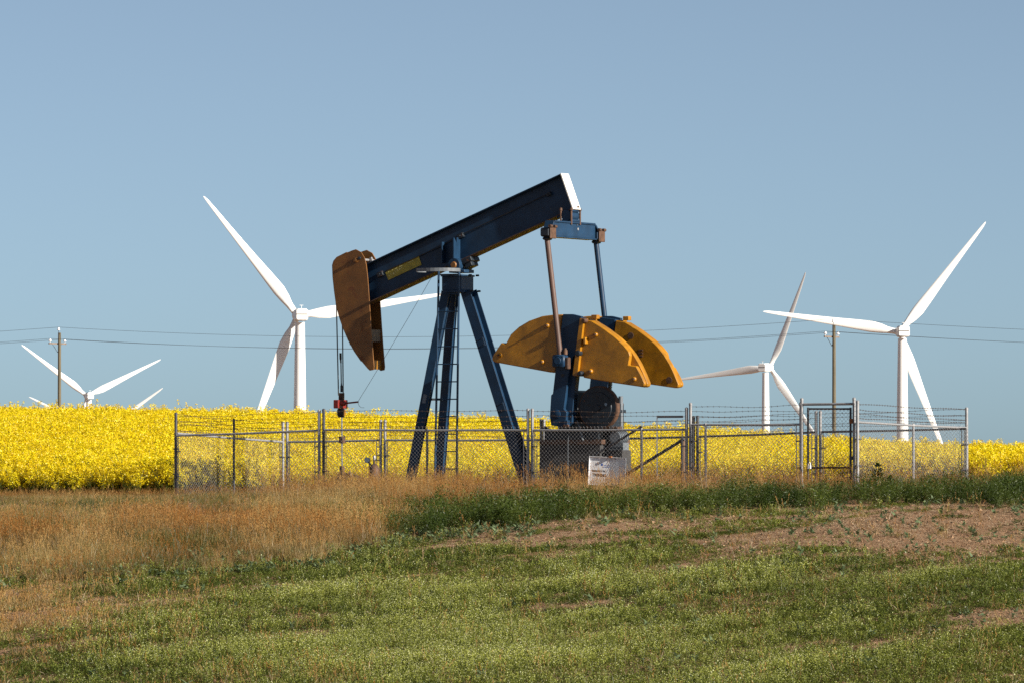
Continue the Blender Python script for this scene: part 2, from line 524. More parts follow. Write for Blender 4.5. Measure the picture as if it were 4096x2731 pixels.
# ================================================================== FENCE
NR = Vector((NL.x, NL.y, 0)) + A * 16.75
FL = Vector((NL.x, NL.y, 0)) + L * 4.70
FR = NR + L * 4.95
UP = Vector((0, 0, 1))

def on_line(px, P, Q):
    """point of the plan line P-Q seen at photo column px"""
    k = (px - PW / 2) / FP / CP
    # x = k * y (to first order; height barely matters at this pitch)
    d = Q - P
    t = (k * P.y - P.x) / (d.x - k * d.y)
    p = P + d * t
    return Vector((p.x, p.y, 0))

def rail_pt(px, py, P, Q):
    p = on_line(px, P, Q)
    q = at(px, py, p.y)
    return Vector((p.x, p.y, q.z))

def strand(mb, p, q, r=0.0036, sag=0.03, wav=0.012, barb=0.13):
    n = 14
    pts = []
    ph = random.random() * 6
    for k in range(n + 1):
        t = k / n
        pts.append(p.lerp(q, t) + UP * (-4 * sag * t * (1 - t) + wav * math.sin(t * 9 + ph) * (1 if 0 < k < n else 0)))
    mb.tube(pts, r, 4, smooth=False, cap=False)
    ln = (q - p).length
    m = int(ln / barb)
    d = (q - p).normalized()
    for k in range(1, m):
        t = k / m
        f = t * n; i = min(int(f), n - 1)
        c = pts[i].lerp(pts[i + 1], f - i)
        a = random.random() * 3.1
        s = (UP * math.cos(a) + d.cross(UP) * math.sin(a) + d * 0.3)
        s.normalize()
        s2 = (UP * math.sin(a) - d.cross(UP) * math.cos(a) - d * 0.3); s2.normalize()
        mb.bar(c - s * 0.02, c + s * 0.02, 0.005, 0.005, side=d)
        mb.bar(c - s2 * 0.02, c + s2 * 0.02, 0.005, 0.005, side=d)

def mesh_sheet(p0, p1, g0, g1, off, name, parent, pitch=0.088, r=0.0021, tips=True):
    """chain-link: two families of diagonal wires between the rail p0-p1 and the ground line g0-g1"""
    ln = Vector((p1.x - p0.x, p1.y - p0.y, 0)).length
    d = Vector((p1.x - p0.x, p1.y - p0.y, 0)) / ln
    nrm = d.cross(UP); nrm.normalize()
    if nrm.y > 0: nrm = -nrm
    def top(s): return p0.z + (p1.z - p0.z) * s / ln
    def bot(s): return g0 + (g1 - g0) * s / ln
    mb = MB()
    Hh = max(p0.z - g0, p1.z - g1)
    k = -Hh
    o3 = Vector((p0.x, p0.y, 0)) + nrm * off
    def pt(s, z): return o3 + d * s + UP * z
    def seg(a, b, o):
        a = a + nrm * o; b = b + nrm * o
        dd = (b - a).normalized(); n2 = dd.cross(nrm)
        vs = [a + nrm * r, a + n2 * r, a - nrm * r, a - n2 * r, b + nrm * r, b + n2 * r, b - nrm * r, b - n2 * r]
        mb.add(vs, [(0, 1, 5, 4), (1, 2, 6, 5), (2, 3, 7, 6), (3, 0, 4, 7)])
    slope = (p1.z - p0.z) / ln
    while k < ln + Hh:
        # rising wire: s = k + (z - zb)
        for sgn in (1, -1):
            # parametrise from the bottom line up
            s0 = k if sgn == 1 else k
            if sgn == 1:
                sa, sb = s0, s0 + Hh
            else:
                sa, sb = s0 + Hh, s0
            # z at sa is bottom, at sb top (linear); clip to [0, ln]
            za, zb = bot(sa), bot(sa) + abs(sb - sa)
            lo, hi = max(0, min(sa, sb)), min(ln, max(sa, sb))
            if hi - lo > 0.01:
                f0, f1 = (lo - sa) / (sb - sa), (hi - sa) / (sb - sa)
                A0 = pt(lo, min(za + (zb - za) * f0, top(lo))); B0 = pt(hi, min(za + (zb - za) * f1, top(hi)))
                seg(A0, B0, 0.004 * sgn)
        k += pitch
    if tips:
        s = pitch * 0.5
        while s < ln:
            c = pt(s, top(s))
            j = random.uniform(-0.006, 0.006)
            seg(c + UP * 0.02, c + UP * 0.062 + d * (0.008 + j), 0.0)
            seg(c + UP * 0.05, c + UP * 0.078 + d * (-0.014 + j), 0.0)
            s += pitch
    o = mb.build(name, M['wire'], parent, fix=False)
    o['kind'] = 'stuff'
    return o

def fence_post(p, top, root, base, r=0.033, mat=None, name='post'):
    """pipe post with a domed cap; p plan point, top height"""
    g = float(gz(p.x, p.y))
    loc = Vector((p.x, p.y, 0)) - Vector((base.x, base.y, 0))
    b = base.z
    mb = MB()
    mb.tube([loc + UP * (g - 0.35 - b), loc + UP * (top - 0.02 - b), loc + UP * (top - 0.02 - b), loc + UP * (top + 0.015 - b), loc + UP * (top + 0.035 - b)],
            [r, r, r * 1.12, r * 1.1, r * 0.5], 12)
    return mb.build(name, mat or M['galv'], root)

def fence_panel(x0, y0, x1, y1, P, Q, label, ptop=(0.43, 0.43), mids=(), dark=(False, False), strands=4, railmat='galv', post0=True, post1=True, meshoff=0.04, sag=0.035):
    a = rail_pt(x0, y0, P, Q); b = rail_pt(x1, y1, P, Q)
    g0, g1 = float(gz(a.x, a.y)), float(gz(b.x, b.y))
    base = Vector((a.x, a.y, g0))
    root = empty('fence_panel', base, 0, label, 'fence panel', 'chain-link fence panels around the well')
    def lo(p): return p - base
    ln = (b - a).length; d = (b - a) / ln
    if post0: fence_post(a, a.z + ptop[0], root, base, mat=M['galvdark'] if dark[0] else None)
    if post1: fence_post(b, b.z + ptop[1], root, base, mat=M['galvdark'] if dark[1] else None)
    for (mx, mt, mm) in mids:
        p = on_line(mx, P, Q); t = (p - Vector((a.x, a.y, 0))).length / ln
        fence_post(p, a.lerp(b, t).z + mt, root, base, r=0.026, mat=M[mm])
    MB().tube([lo(a), lo(a.lerp(b, 0.5)) - UP * 0.008, lo(b)], 0.024, 10).build('top_rail', M[railmat], root)
    # tension bars and bands beside the end posts
    for (e, dr) in ((a, d), (b, -d)):
        g = g0 if e is a else g1
        pb = lo(e) + Vector((dr.x, dr.y, 0)) * 0.085 + L * -0.04
        tb = MB(); tb.bar(pb + UP * (g - e.z + 0.15), pb - UP * 0.02, 0.012, 0.02)
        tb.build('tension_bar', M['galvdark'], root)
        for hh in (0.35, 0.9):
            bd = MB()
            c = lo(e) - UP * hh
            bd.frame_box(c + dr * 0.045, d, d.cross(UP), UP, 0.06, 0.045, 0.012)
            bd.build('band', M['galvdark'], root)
    sh = mesh_sheet(a, b, g0 + 0.03, g1 + 0.03, meshoff, 'wire_mesh', root)
    for v in sh.data.vertices: v.co = v.co - base
    for k in range(strands):
        hh = 0.09 + k * (min(ptop) - 0.12) / max(1, strands - 1)
        s = MB()
        strand(s, lo(a) + UP * (hh + random.uniform(-.03, .03)), lo(b) + UP * (hh + random.uniform(-.03, .03)), sag=random.uniform(0.0, sag))
        s.build('barbed_wire', M['barb'], root, fix=False)
    return root, base, a, b

N_, F_ = (NL, NR), (FL, FR)
fence_panel(704, 1741, 1277, 1720, *N_, 'leftmost chain-link panel of the near fence side, left of the polished rod', ptop=(0.48, 0.42), dark=(True, False))
fence_panel(1295, 1718, 2112, 1719, *N_, 'long near chain-link panel in front of the ladder and tower legs', mids=((1709, 0.0, 'galvdark'), (1828, 0.0, 'galvdark')), dark=(True, False))
r3 = fence_panel(2129, 1719, 2746, 1716, *N_, 'near chain-link panel in front of the crank and gearbox, carrying the white sign', mids=((2566, 0.0, 'galv'),))
fence_panel(2762, 1697, 3203, 1696, *N_, 'near chain-link panel left of the small gate', mids=((2822, 0.0, 'galv'),))
fence_panel(700, 1731, 1132, 1766, NL, FL, 'chain-link panel of the left enclosure side, running back from the corner post', mids=((936, 0.40, 'galvdark'),), post0=False, meshoff=-0.03)
fence_panel(3430, 1687, 3866, 1710, NR, FR, 'chain-link panel of the right enclosure side, running back from the gate', mids=((3653, 0.0, 'galv'),), ptop=(0.42, 0.41), strands=4)
fence_panel(1149, 1766, 1523, 1759, *F_, 'leftmost far-side chain-link panel behind the polished rod', dark=(False, False))
fence_panel(1540, 1759, 2164, 1758, *F_, 'far-side chain-link panel behind the tower legs', dark=(False, True))
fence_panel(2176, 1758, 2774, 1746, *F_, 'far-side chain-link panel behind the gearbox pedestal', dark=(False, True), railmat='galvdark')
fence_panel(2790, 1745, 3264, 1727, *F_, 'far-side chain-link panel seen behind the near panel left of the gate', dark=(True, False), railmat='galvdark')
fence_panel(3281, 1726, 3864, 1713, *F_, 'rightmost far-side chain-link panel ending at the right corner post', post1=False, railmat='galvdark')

def build_gate():
    p0 = rail_pt(3207, 1616, *N_); p1 = rail_pt(3416, 1614, *N_)
    g = float(gz(p0.x, p0.y)); base = Vector((p0.x, p0.y, g))
    root = empty('pedestrian_gate', base, 0, 'small galvanised walk gate with a tall header frame and a closed leaf', 'gate')
    def lo(p): return p - base
    fence_post(p0, p0.z + 0.10, root, base); fence_post(p1, p1.z + 0.10, root, base)
    MB().tube([lo(p0), lo(p1)], 0.027, 10).build('header_bar', M['galv'], root)
    a = rail_pt(3232, 1634, *N_); b = rail_pt(3402, 1634, *N_)
    c = rail_pt(3232, 1869, *N_); d = rail_pt(3402, 1869, *N_)
    fr = MB()
    fr.tube([lo(a) + UP * 0.03, lo(c) - UP * 0.25], 0.024, 10); fr.tube([lo(b) + UP * 0.03, lo(d) - UP * 0.25], 0.024, 10)
    fr.tube([lo(a), lo(b)], 0.021, 10)
    leaf = fr.build('gate_leaf', M['galvdark'], root)
    MB().tube([lo(c), lo(d)], 0.021, 10).build('bottom_bar', M['rust'], leaf)
    sh = mesh_sheet(a, b, c.z, d.z, 0.03, 'wire_mesh', leaf, tips=False)
    for v in sh.data.vertices: v.co = v.co - base
    h = MB(); q = lo(rail_pt(3408, 1683, *N_)); h.frame_box(q - L * 0.03, A, L, UP, 0.035, 0.04, 0.05); h.build('hinge', M['hinge'], root)
    h = MB(); q = lo(rail_pt(3408, 1830, *N_)); h.frame_box(q - L * 0.03, A, L, UP, 0.035, 0.04, 0.04); h.build('hinge', M['galvdark'], root)
    q = lo(rail_pt(3242, 1866, *N_)) - L * 0.06
    k = MB(); k.frame_box(q, A, L, UP, 0.032, 0.018, 0.035)
    k.tube([q + A * -0.022 + UP * 0.03, q + A * -0.022 + UP * 0.08, q + UP * 0.1, q + A * 0.022 + UP * 0.08, q + A * 0.022 + UP * 0.03], 0.008, 6)
    k.build('padlock', M['porcelain'], root)
build_gate()

# loose braces, stakes inside the enclosure
def brace(x0, y0, x1, y1, l0, l1, r, mat, name, label):
    def q(x, y, l_):
        P = NL + L * l_; p = on_line(x, P, P + A * 16); s = at(x, y, p.y); return Vector((p.x, p.y, s.z))
    a, b = q(x0, y0, l0), q(x1, y1, l1)
    tag(MB().tube([a, b], r, 10).build(name, M[mat], None), label, name.replace('_', ' '))
brace(2384, 1815, 2566, 1705, 0.12, 0.06, 0.026, 'galvdark', 'brace_pipe', 'dark diagonal brace pipe running up right from above the white sign')
brace(2505, 1896, 2736, 1754, 0.5, 0.35, 0.034, 'galvdark', 'brace_pipe', 'dark diagonal brace pipe leaning on the rusty stake right of the sign')
brace(2732, 1985, 2733, 1752, 0.45, 0.45, 0.055, 'wood', 'stake', 'rusty brown stake beside the tall twin posts')
def marker_frame():
    P = NL + L * 2.4
    p = on_line(2628, P, P + A * 16); top = at(2628, 1660, p.y); g = float(gz(p.x, p.y))
    q = on_line(2733, P, P + A * 16)
    root = empty('marker_frame', (p.x, p.y, g), 0, 'thin pale post with a flat blue-grey bar pointing right', 'marker')
    o = Vector((p.x, p.y, g))
    MB().bar((0, 0, -0.3), (0, 0, top.z - g), 0.025, 0.025).build('post', M['steelgrey'], root)
    e = Vector((q.x, q.y, at(2733, 1665, q.y).z)) - o; s = Vector((0, 0, top.z - g - 0.03))
    MB().bar(s, e, 0.02, 0.05).build('crossbar', M['steelgrey'], root)
marker_frame()

# ================================================================== PUMP JACK
OX = (1830 - PW / 2) / FP * 125.0
OY = 125.0
OZ = float(gz(OX, OY))
O = Vector((OX, OY, OZ))
pump = empty('pump_jack', O, -TH, 'dark blue oil pump jack with orange horse head and yellow counterweights', 'pump jack')

def pp(px, py, v):
    """photo pixel on the plane v = const of the pump -> local (u, v, w)"""
    d = ray(px, py)
    t = (v - (EYE - O).dot(L)) / d.dot(L)
    p = EYE + d * t - O
    return Vector((p.dot(A), v, p.z))

def uw(px, py, v):
    p = pp(px, py, v); return (p.x, p.z)

VX = Vector((0, 1, 0)); UX = Vector((1, 0, 0)); WX = Vector((0, 0, 1))

# ---- walking beam
bw = 0.17
t0, t1 = pp(1470, 1053, -bw), pp(2241, 696, -bw)
b1 = pp(2293, 840, -bw); b0 = pp(1478, 1203, -bw)
bd = (t1 - t0).normalized()
bn = Vector((-bd.z, 0, bd.x))
bh = ((b1 - t1).dot(-bn) + (b0 - t0).dot(-bn)) / 2 + 0.01
end_top = Vector((t1.x, 0, t1.z))
beam_len = (t1 - t0).length + 0.55
st = end_top - bd * beam_len
def bp_(s, h, v=0.0):
    """beam coordinates: s from the front end, h down from the top face"""
    return st + bd * s - bn * h + VX * v
mb = MB()
mb.bar(bp_(0, 0.012), bp_(beam_len, 0.012), 2 * bw, 0.024)
mb.bar(bp_(0, bh - 0.012), bp_(beam_len, bh - 0.012), 2 * bw, 0.024, mi=1)
mb.bar(bp_(0, bh / 2), bp_(beam_len, bh / 2), 0.026, bh - 0.048)
beam = mb.build('walking_beam', [M['blue'], M['rust']], pump, bevel=0.003)
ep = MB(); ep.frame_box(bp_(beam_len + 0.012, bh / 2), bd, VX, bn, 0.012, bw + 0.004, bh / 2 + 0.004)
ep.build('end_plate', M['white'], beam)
bt = MB()
q = bp_(beam_len + 0.026, bh - 0.05, 0.06); bt.tube([q, q + bd * 0.03], 0.022, 6); bt.build('bolt', M['rust'], beam)
# grease line along the web with its clips
gl = MB()
pts = [pp(1520, 1095, -0.05), pp(1765, 985, -0.05), pp(1842, 942, -0.05), pp(2195, 775, -0.05)]
gl.tube(pts, 0.011, 6)
gl.build('grease_line', M['cable'], beam)
for (x, y, s) in ((1522, 1098, 0.075), (1844, 944, 0.075), (2196, 778, 0.055)):
    p = pp(x, y, -0.05); c = MB(); c.frame_box(p, bd, VX, bn, s, 0.045, s * 0.7)
    c.tube([p + VX * -0.045, p + VX * -0.07], 0.018, 6)
    c.build('clip', M['darkiron'], beam, bevel=0.008)
# name plate with worn letters
npl = MB()
pc = [pp(1541, 1089, -0.03), pp(1675, 1026, -0.03), pp(1686, 1060, -0.03), pp(1553, 1121, -0.03)]
npl.prism([(p.x, p.z) for p in pc], -0.032, -0.02)
plate = npl.build('name_plate', M['plate'], beam)
pu = (pc[1] - pc[0]); pd_ = (pc[3] - pc[0])
for (a_, b_, w_, h_) in ((.06, .60, .010, .30), (.13, .52, .008, .34), (.20, .58, .022, .28), (.26, .44, .008, .36), (.33, .42, .020, .30), (.40, .40, .022, .22), (.46, .36, .014, .16),
                         (.08, .16, .012, .10), (.20, .14, .02, .10), (.30, .14, .03, .10), (.45, .14, .05, .12), (.75, .16, .10, .06)):
    c = pc[0] + pu * a_ + pd_ * b_
    l_ = MB(); l_.frame_box(Vector((c.x, -0.0335, c.z)), bd, VX, bn, w_ * 0.75, 0.0015, h_ * 0.075)
    l_.build('letter_mark', M['plate_ink'], plate)
# stiffeners over the saddle
sf = MB()
p = pp(1766, 968, -0.17); q = pp(1768, 1053, -0.17)
sf.box((p.x - 0.012, -0.17, q.z), (p.x + 0.012, -0.013, p.z)); sf.build('stiffener', M['blue'], beam)
sf = MB()
p = pp(1813, 950, -0.30); q = pp(1814, 1040, -0.30)
sf.prism([(p.x - .014, q.z), (p.x + .014, q.z), (p.x + .014, p.z), (p.x - .014, p.z)], -0.165, -0.013)
pl = [(-0.30, q.z), (-0.30, p.z - 0.06), (-0.28, p.z), (-0.165, p.z - 0.12), (-0.055, q.z + 0.22), (-0.055, q.z)]
vs = [(p.x - .012, v, w) for v, w in pl] + [(p.x + .012, v, w) for v, w in pl]
n = len(pl)
sf.add(vs, [tuple(range(n)), tuple(range(2 * n - 1, n - 1, -1))] + [(i, (i + 1) % n, (i + 1) % n + n, i + n) for i in range(n)])
sf.build('stiffener', M['blue'], beam)

# ---- saddle bearing and post cap
sb = MB()
c = pp(1842, 1062, 0)
sb.tube([c - VX * 0.30, c + VX * 0.30], 0.15, 20)
sb.box((c.x - 0.17, -0.22, c.z - 0.17), (c.x + 0.22, 0.22, c.z - 0.10))
saddle = sb.build('saddle_bearing', M['blue'], pump, bevel=0.008)
cp = MB(); cp.tube([c - VX * 0.30, c - VX * 0.335], [0.075, 0.06], 16); cp.build('bearing_cap', M['ochre'], saddle)
sk = MB()
s0 = (c - st).dot(bd)
sk.frame_box(bp_(s0 + 0.10, bh + 0.055), bd, VX, bn, 0.30, 0.19, 0.052)
sk.frame_box(bp_(s0 + 0.26, bh + 0.13), bd, VX, bn, 0.09, 0.15, 0.07)
sk.build('saddle_clamp', M['darkiron'], pump, bevel=0.01)
capm = MB()
ca, cb = pp(1764, 1100, -0.28), pp(1898, 1100, 0.28)
capm.box((ca.x, -0.30, ca.z - 0.04), (cb.x, 0.30, ca.z))
z2 = pp(1800, 1163, 0).z
capm.box((ca.x + 0.015, -0.27, z2), (cb.x - 0.02, 0.27, ca.z - 0.04))
capm.box((ca.x + 0.05, -0.29, z2 - 0.06), (cb.x + 0.05, 0.29, z2))
cap = capm.build('post_cap', M['blue'], pump, bevel=0.006)
for (x, y) in ((1893, 1102), (1899, 1165)):
    for v in (-0.16, 0.16):
        q = pp(x, y, 0); q.y = v
        b_ = MB(); b_.tube([q - UX * 0.02, q + UX * 0.05], 0.022, 6); b_.build('bolt', M['darkiron'], cap)

# ---- samson post legs
gz0 = -0.12
def to_ground(p, q, w=gz0):
    """extend the line p->q down to height w"""
    t = (w - p.z) / (q.z - p.z); return p + (q - p) * t
for sv in (-1, 1):
    top = pp(1800, 1165, 0); top.y = 0.14 * sv
    bot = pp(1640, 1930, -0.62) if sv < 0 else pp(1757, 1930, 0.62)
    bot = to_ground(top, bot)
    lg = MB(); lg.bar(bot, top, 0.11, 0.15)
    # open-backed channel: add proud lips
    d = (top - bot).normalized(); side = VX - d * VX.dot(d); side.normalize(); nn = d.cross(side)
    for s in (-1, 1):
        lg.frame_box((bot + top) / 2 + side * (0.062 * s), d, side, nn, (top - bot).length / 2 - 0.01, 0.006, 0.10)
    leg = lg.build('leg', M['blue'], pump, bevel=0.004)
    if sv < 0:
        nt_ = MB(); q = pp(1702, 1596, 0); 
        f = (q.z - bot.z) / (top.z - bot.z); c = bot.lerp(top, f) - side * 0.073
        nt_.frame_box(c, d, side, nn, 0.10, 0.004, 0.045); nt_.build('identification_plate', M['steelgrey'], leg)
top = pp(1874, 1165, 0); bot = to_ground(top, pp(2103, 1900, 0))
lg = MB()
d = (top - bot).normalized(); nn = d.cross(VX); ln = (top - bot).length
for s in (-1, 1):
    lg.frame_box((bot + top) / 2 + VX * (0.15 * s), d, VX, nn, ln / 2, 0.009, 0.122)
lg.frame_box((bot + top) / 2, d, VX, nn, ln / 2, 0.141, 0.008)
lg.build('leg', M['blue'], pump, bevel=0.003)
# bolted foot and splice plates, gussets under the cap
for k in range(3):
    gs = MB(); q = bot.lerp(top, 0.16 + 0.30 * k)
    gs.frame_box(q - VX * 0.165, d, VX, nn, 0.10, 0.006, 0.09); gp_ = gs.build('splice_plate', M['blue'], pump, bevel=0.003)
    for (i_, j_) in ((-1, -1), (-1, 1), (1, -1), (1, 1)):
        b_ = MB(); c_ = q - VX * 0.171 + d * (0.07 * i_) + nn * (0.055 * j_); b_.tube([c_, c_ - VX * 0.016], 0.014, 6); b_.build('bolt', M['darkiron'], gp_)
# cross tie between the front legs
ct = MB(); ct.bar(pp(1722, 1596, -0.36), pp(1766, 1596, 0.36), 0.05, 0.07, side=WX); ct.build('cross_tie', M['darkiron'], pump)

# ---- ladder
lt, lb = -0.42, -0.85
def lad(px, py):
    f = (py - 1090) / (1905 - 1090.0); return pp(px, py, lt + (lb - lt) * f)
la, lb0 = lad(1755, 1085), lad(1740, 1905)
ra, rb = lad(1836, 1085), lad(1826, 1905)
lb0 = to_ground(la, lb0, -0.05); rb = to_ground(ra, rb, -0.05)
ld = MB()
ld.bar(la, lb0, 0.055, 0.028); ld.bar(ra, rb, 0.055, 0.028)
ladder = ld.build('ladder', M['blue'], pump, bevel=0.003)
y = 1943.5
while y > 1110:
    f = (y - 1085) / (1905 - 1085.0)
    w = lad(1790, y).z
    a_ = la + (lb0 - la) * ((w - la.z) / (lb0.z - la.z)); b_ = ra + (rb - ra) * ((w - ra.z) / (rb.z - ra.z))
    MB().tube([a_, b_], 0.013, 6).build('rung', M['blue'], ladder)
    y -= 69.7
# safety hoop round the ladder head: a flat bent bar
hp = MB()
hc = (la + ra) / 2 + Vector((-0.20, -0.12, 0.02))
ang = [R(-35 + 250 * k / 22.0) for k in range(23)]
pts = [hc + Vector((math.cos(R(40) - a_ + R(-35)) * 0.50, math.sin(R(40) - a_ + R(-35)) * 0.42, 0)) for a_ in ang]
for p, q in zip(pts[:-1], pts[1:]):
    hp.bar(p - (q - p) * 0.04, q + (q - p) * 0.04, 0.075, 0.012, side=WX)
hp.build('safety_hoop', M['steelgrey'], ladder)
pf = MB(); c = (la + ra) / 2
for k in range(5):
    pf.bar(c + Vector((-0.20 + 0.1 * k, 0.05, -0.06)), c + Vector((-0.20 + 0.1 * k, 0.35, -0.06)), 0.03, 0.02)
pf.bar(c + Vector((-0.26, 0.06, -0.075)), c + Vector((0.26, 0.06, -0.075)), 0.03, 0.03)
pf.build('step_grating', M['darkiron'], ladder)

# ---- horse head
hv = 0.235
HH = [(1424, 998), (1446, 1010), (1459, 1032), (1466, 1060), (1472, 1114), (1478, 1200), (1484, 1295), (1490, 1380), (1497, 1465), (1495, 1478), (1480, 1481), (1472, 1474),
      (1444, 1441), (1417, 1402), (1393, 1358), (1374, 1314), (1357, 1266), (1346, 1222), (1338, 1165), (1332, 1110), (1330, 1062), (1335, 1046), (1347, 1032), (1385, 1013), (1408, 1003)]
hp_poly = [uw(x, y, -hv) for x, y in HH]
for s in (-1, 1):
    m_ = MB(); m_.prism(hp_poly, hv * s - 0.012, hv * s + 0.012)
    pl = m_.build('side_plate', M['ochre'], pump, bevel=0.003)
    b_ = MB(); q = pp(1425, 1042, -hv)
    q.y = hv * s; sg = VX * s
    b_.tube([q + sg * 0.012, q + sg * 0.03, q + sg * 0.035, q + sg * 0.07], [0.062, 0.062, 0.040, 0.034], 14); b_.build('pivot_boss', M['ochre'], pl)
    b_ = MB(); q2 = q + Vector((0.10, 0, 0.045)); b_.tube([q2 + sg * 0.012, q2 + sg * 0.06], 0.032, 8); b_.build('bolt', M['darkiron'], pl)
arc = MB()
ap = [uw(x, y, -hv) for x, y in HH[12:24]]
for (p, q) in zip(ap[:-1], ap[1:]):
    P_ = Vector((p[0], 0, p[1])); Q_ = Vector((q[0], 0, q[1])); dd = (Q_ - P_).normalized(); nn = Vector((-dd.z, 0, dd.x))
    arc.frame_box((P_ + Q_) / 2 - nn * -0.012, dd, VX, nn, (Q_ - P_).length / 2 + 0.006, hv - 0.014, 0.010)
arc.build('arc_plate', M['ochre'], pump)
cr = MB(); a_, b_ = pp(1484, 1318, -hv), pp(1487, 1366, -hv)
cr.box((a_.x - 0.05, -hv + 0.013, b_.z), (a_.x - 0.02, hv - 0.013, a_.z)); cr.build('cross_plate', M['tan'], pump)
cr = MB(); a_, b_ = pp(1491, 1440, -hv), pp(1491, 1476, -hv)
cr.box((a_.x - 0.08, -hv + 0.013, b_.z), (a_.x - 0.04, hv - 0.013, a_.z)); cr.build('cross_plate', M['orange'], pump)
cr = MB(); a_ = pp(1440, 1300, -hv)
cr.bar(pp(1448, 1060, 0), pp(1420, 1380, 0), 2 * hv - 0.03, 0.02); cr.build('cross_plate', M['rust'], pump)
cr = MB(); q = pp(1452, 1040, -hv)
cr.tube([Vector((q.x, -hv, q.z)), Vector((q.x, hv, q.z))], 0.03, 8); cr.build('hinge_pin', M['galv'], pump)
cr = MB(); cr.bar(Vector((q.x + 0.05, 0.02, q.z + 0.06)), Vector((q.x + 0.10, 0.02, q.z - 0.12)), 0.05, 0.05); cr.build('latch', M['galv'], pump)

# ---- bridle, carrier bar, polished rod
for (pa, pb, v) in (((1337, 1100), (1346, 1229), -0.13), ((1358, 1100), (1370, 1314), 0.15)):
    cb_ = MB(); e = pp(1354 if v < 0 else 1373, 1580, v)
    q = pp(*pb, v); p = pp(*pa, v)
    cb_.tube([p, q, e], 0.014, 8); cb_.build('bridle_cable', M['cable'], pump)
rd = MB()
zz = lambda x, y: pp(x, y, 0.0)
rd.tube([zz(1362, 1411), zz(1362, 1412), zz(1362.5, 1434), zz(1363, 1440), zz(1363.5, 1448), zz(1363.7, 1452), zz(1365, 1528), zz(1365.5, 1540), zz(1366, 1541), zz(1366.5, 1567)],
        [0.020, 0.026, 0.026, 0.018, 0.019, 0.013, 0.013, 0.018, 0.029, 0.029], 10)
rd.build('rod_clamp', M['darkiron'], pump)
zc_ = MB(); p = zz(1366, 1570); q = zz(1366, 1600)
zc_.box((p.x - 0.05, -0.05, q.z), (p.x + 0.05, 0.05, p.z))
for s in (-1, 1): zc_.tube([Vector((p.x - .06 * s, -0.02, p.z - .03)), Vector((p.x + .075, -0.02, p.z - .03))], 0.016, 8)
zc_.build('rod_clamp', M['rust'], pump, bevel=0.006)
cbm = MB(); p = zz(1363, 1598); q = zz(1363, 1632)
cbm.box((p.x - 0.075, -0.20, q.z), (p.x + 0.055, 0.22, p.z)); 
carrier = cbm.build('carrier_bar', M['red'], pump, bevel=0.012)
kb = MB(); c = zz(1385, 1612); c.y = -0.10
kb.tube([c - UX * 0.06, c + UX * 0.02, c + UX * 0.045], [0.055, 0.055, 0.03], 14); kb.build('knob', M['red'], carrier)
hd = MB(); e = pp(1433, 1606, -0.10); hd.tube([c + UX * 0.03, e], 0.019, 10); hd.build('handle', M['red'], carrier)
ldc = MB(); p = zz(1364, 1636); q = zz(1364, 1662)
ldc.tube([p + WX * 0.02, p, q, q - WX * 0.03], [0.06, 0.088, 0.085, 0.06], 12); lc = ldc.build('load_cell', M['darkiron'], pump)
fl = MB(); fl.box((p.x + 0.055, -0.045, q.z + 0.005), (p.x + 0.095, 0.045, p.z - 0.01)); fl.build('cover', M['orange'], lc)
pr = MB(); pr.tube([zz(1367, 1660), zz(1368.5, 1872)], 0.017, 12); pr.build('polished_rod', M['rod'], pump)
rc = MB(); p = zz(1368, 1744); q = zz(1368, 1771)
rc.box((p.x - 0.055, -0.06, q.z), (p.x + 0.055, 0.06, p.z)); rc.tube([p + UX * 0.05, p + UX * 0.085 - WX * 0.0], 0.02, 6)
rc.build('rod_clamp', M['rust'], pump, bevel=0.01)
# brake / signal wire from beam to the handle
sw = MB()
a_ = pp(1733, 1098, -0.15); e = pp(1433, 1603, -0.10)
pts = [a_.lerp(e, k / 12.0) - WX * (4 * 0.03 * (k / 12.0) * (1 - k / 12.0)) for k in range(13)]
sw.tube(pts, 0.0045, 5)
pts = [pp(x, y, -0.10) for x, y in ((1433, 1603), (1433, 1612), (1437, 1622), (1445, 1629), (1457, 1629))]
sw.tube(pts, 0.0045, 5)
sw.build('signal_wire', M['conductor'], pump)

# ---- equaliser with tail bearing
eqv = 0.94
e0 = pp(2200, 890, -eqv); e1 = pp(2216, 953, -eqv)
eh = pp(2285, 893, 0).z - pp(2285, 953, 0).z
ec = pp(2285, 922, 0)
eq = MB()
eq.box((ec.x - 0.11, -eqv, ec.z - eh / 2 + 0.012), (ec.x + 0.09, eqv, ec.z + eh / 2 - 0.02))
eq.box((ec.x - 0.14, -eqv + 0.01, ec.z + eh / 2 - 0.02), (ec.x + 0.115, eqv - 0.03, ec.z + eh / 2 + 0.02))
eq.box((ec.x - 0.14, -eqv + 0.07, ec.z - eh / 2 - 0.02), (ec.x + 0.115, eqv + 0.03, ec.z - eh / 2 + 0.012))
equal = eq.build('equalizer', M['blue'], pump, bevel=0.006)
pts = [Vector((ec.x - 0.01, eqv - 0.04, ec.z + eh / 2)), Vector((ec.x - 0.01, eqv + 0.06, ec.z + eh / 2 - 0.05)), Vector((ec.x - 0.01, eqv + 0.15, ec.z - 0.02))]
sx = MB()
for p, q in zip(pts[:-1], pts[1:]): sx.bar(p, q, 0.22, 0.04, side=UX)
sx.bar(Vector((ec.x - 0.01, -eqv, ec.z + eh / 2)), Vector((ec.x - 0.01, -eqv - 0.10, ec.z - 0.02)), 0.22, 0.04, side=UX)
sx.build('end_shoe', M['blue'], equal, bevel=0.004)
ho = MB(); q = Vector((ec.x + 0.091, 0.14, ec.z + 0.03)); ho.tube([q, q + UX * 0.006], 0.03, 12); ho.build('drain_boss', M['galv'], equal)
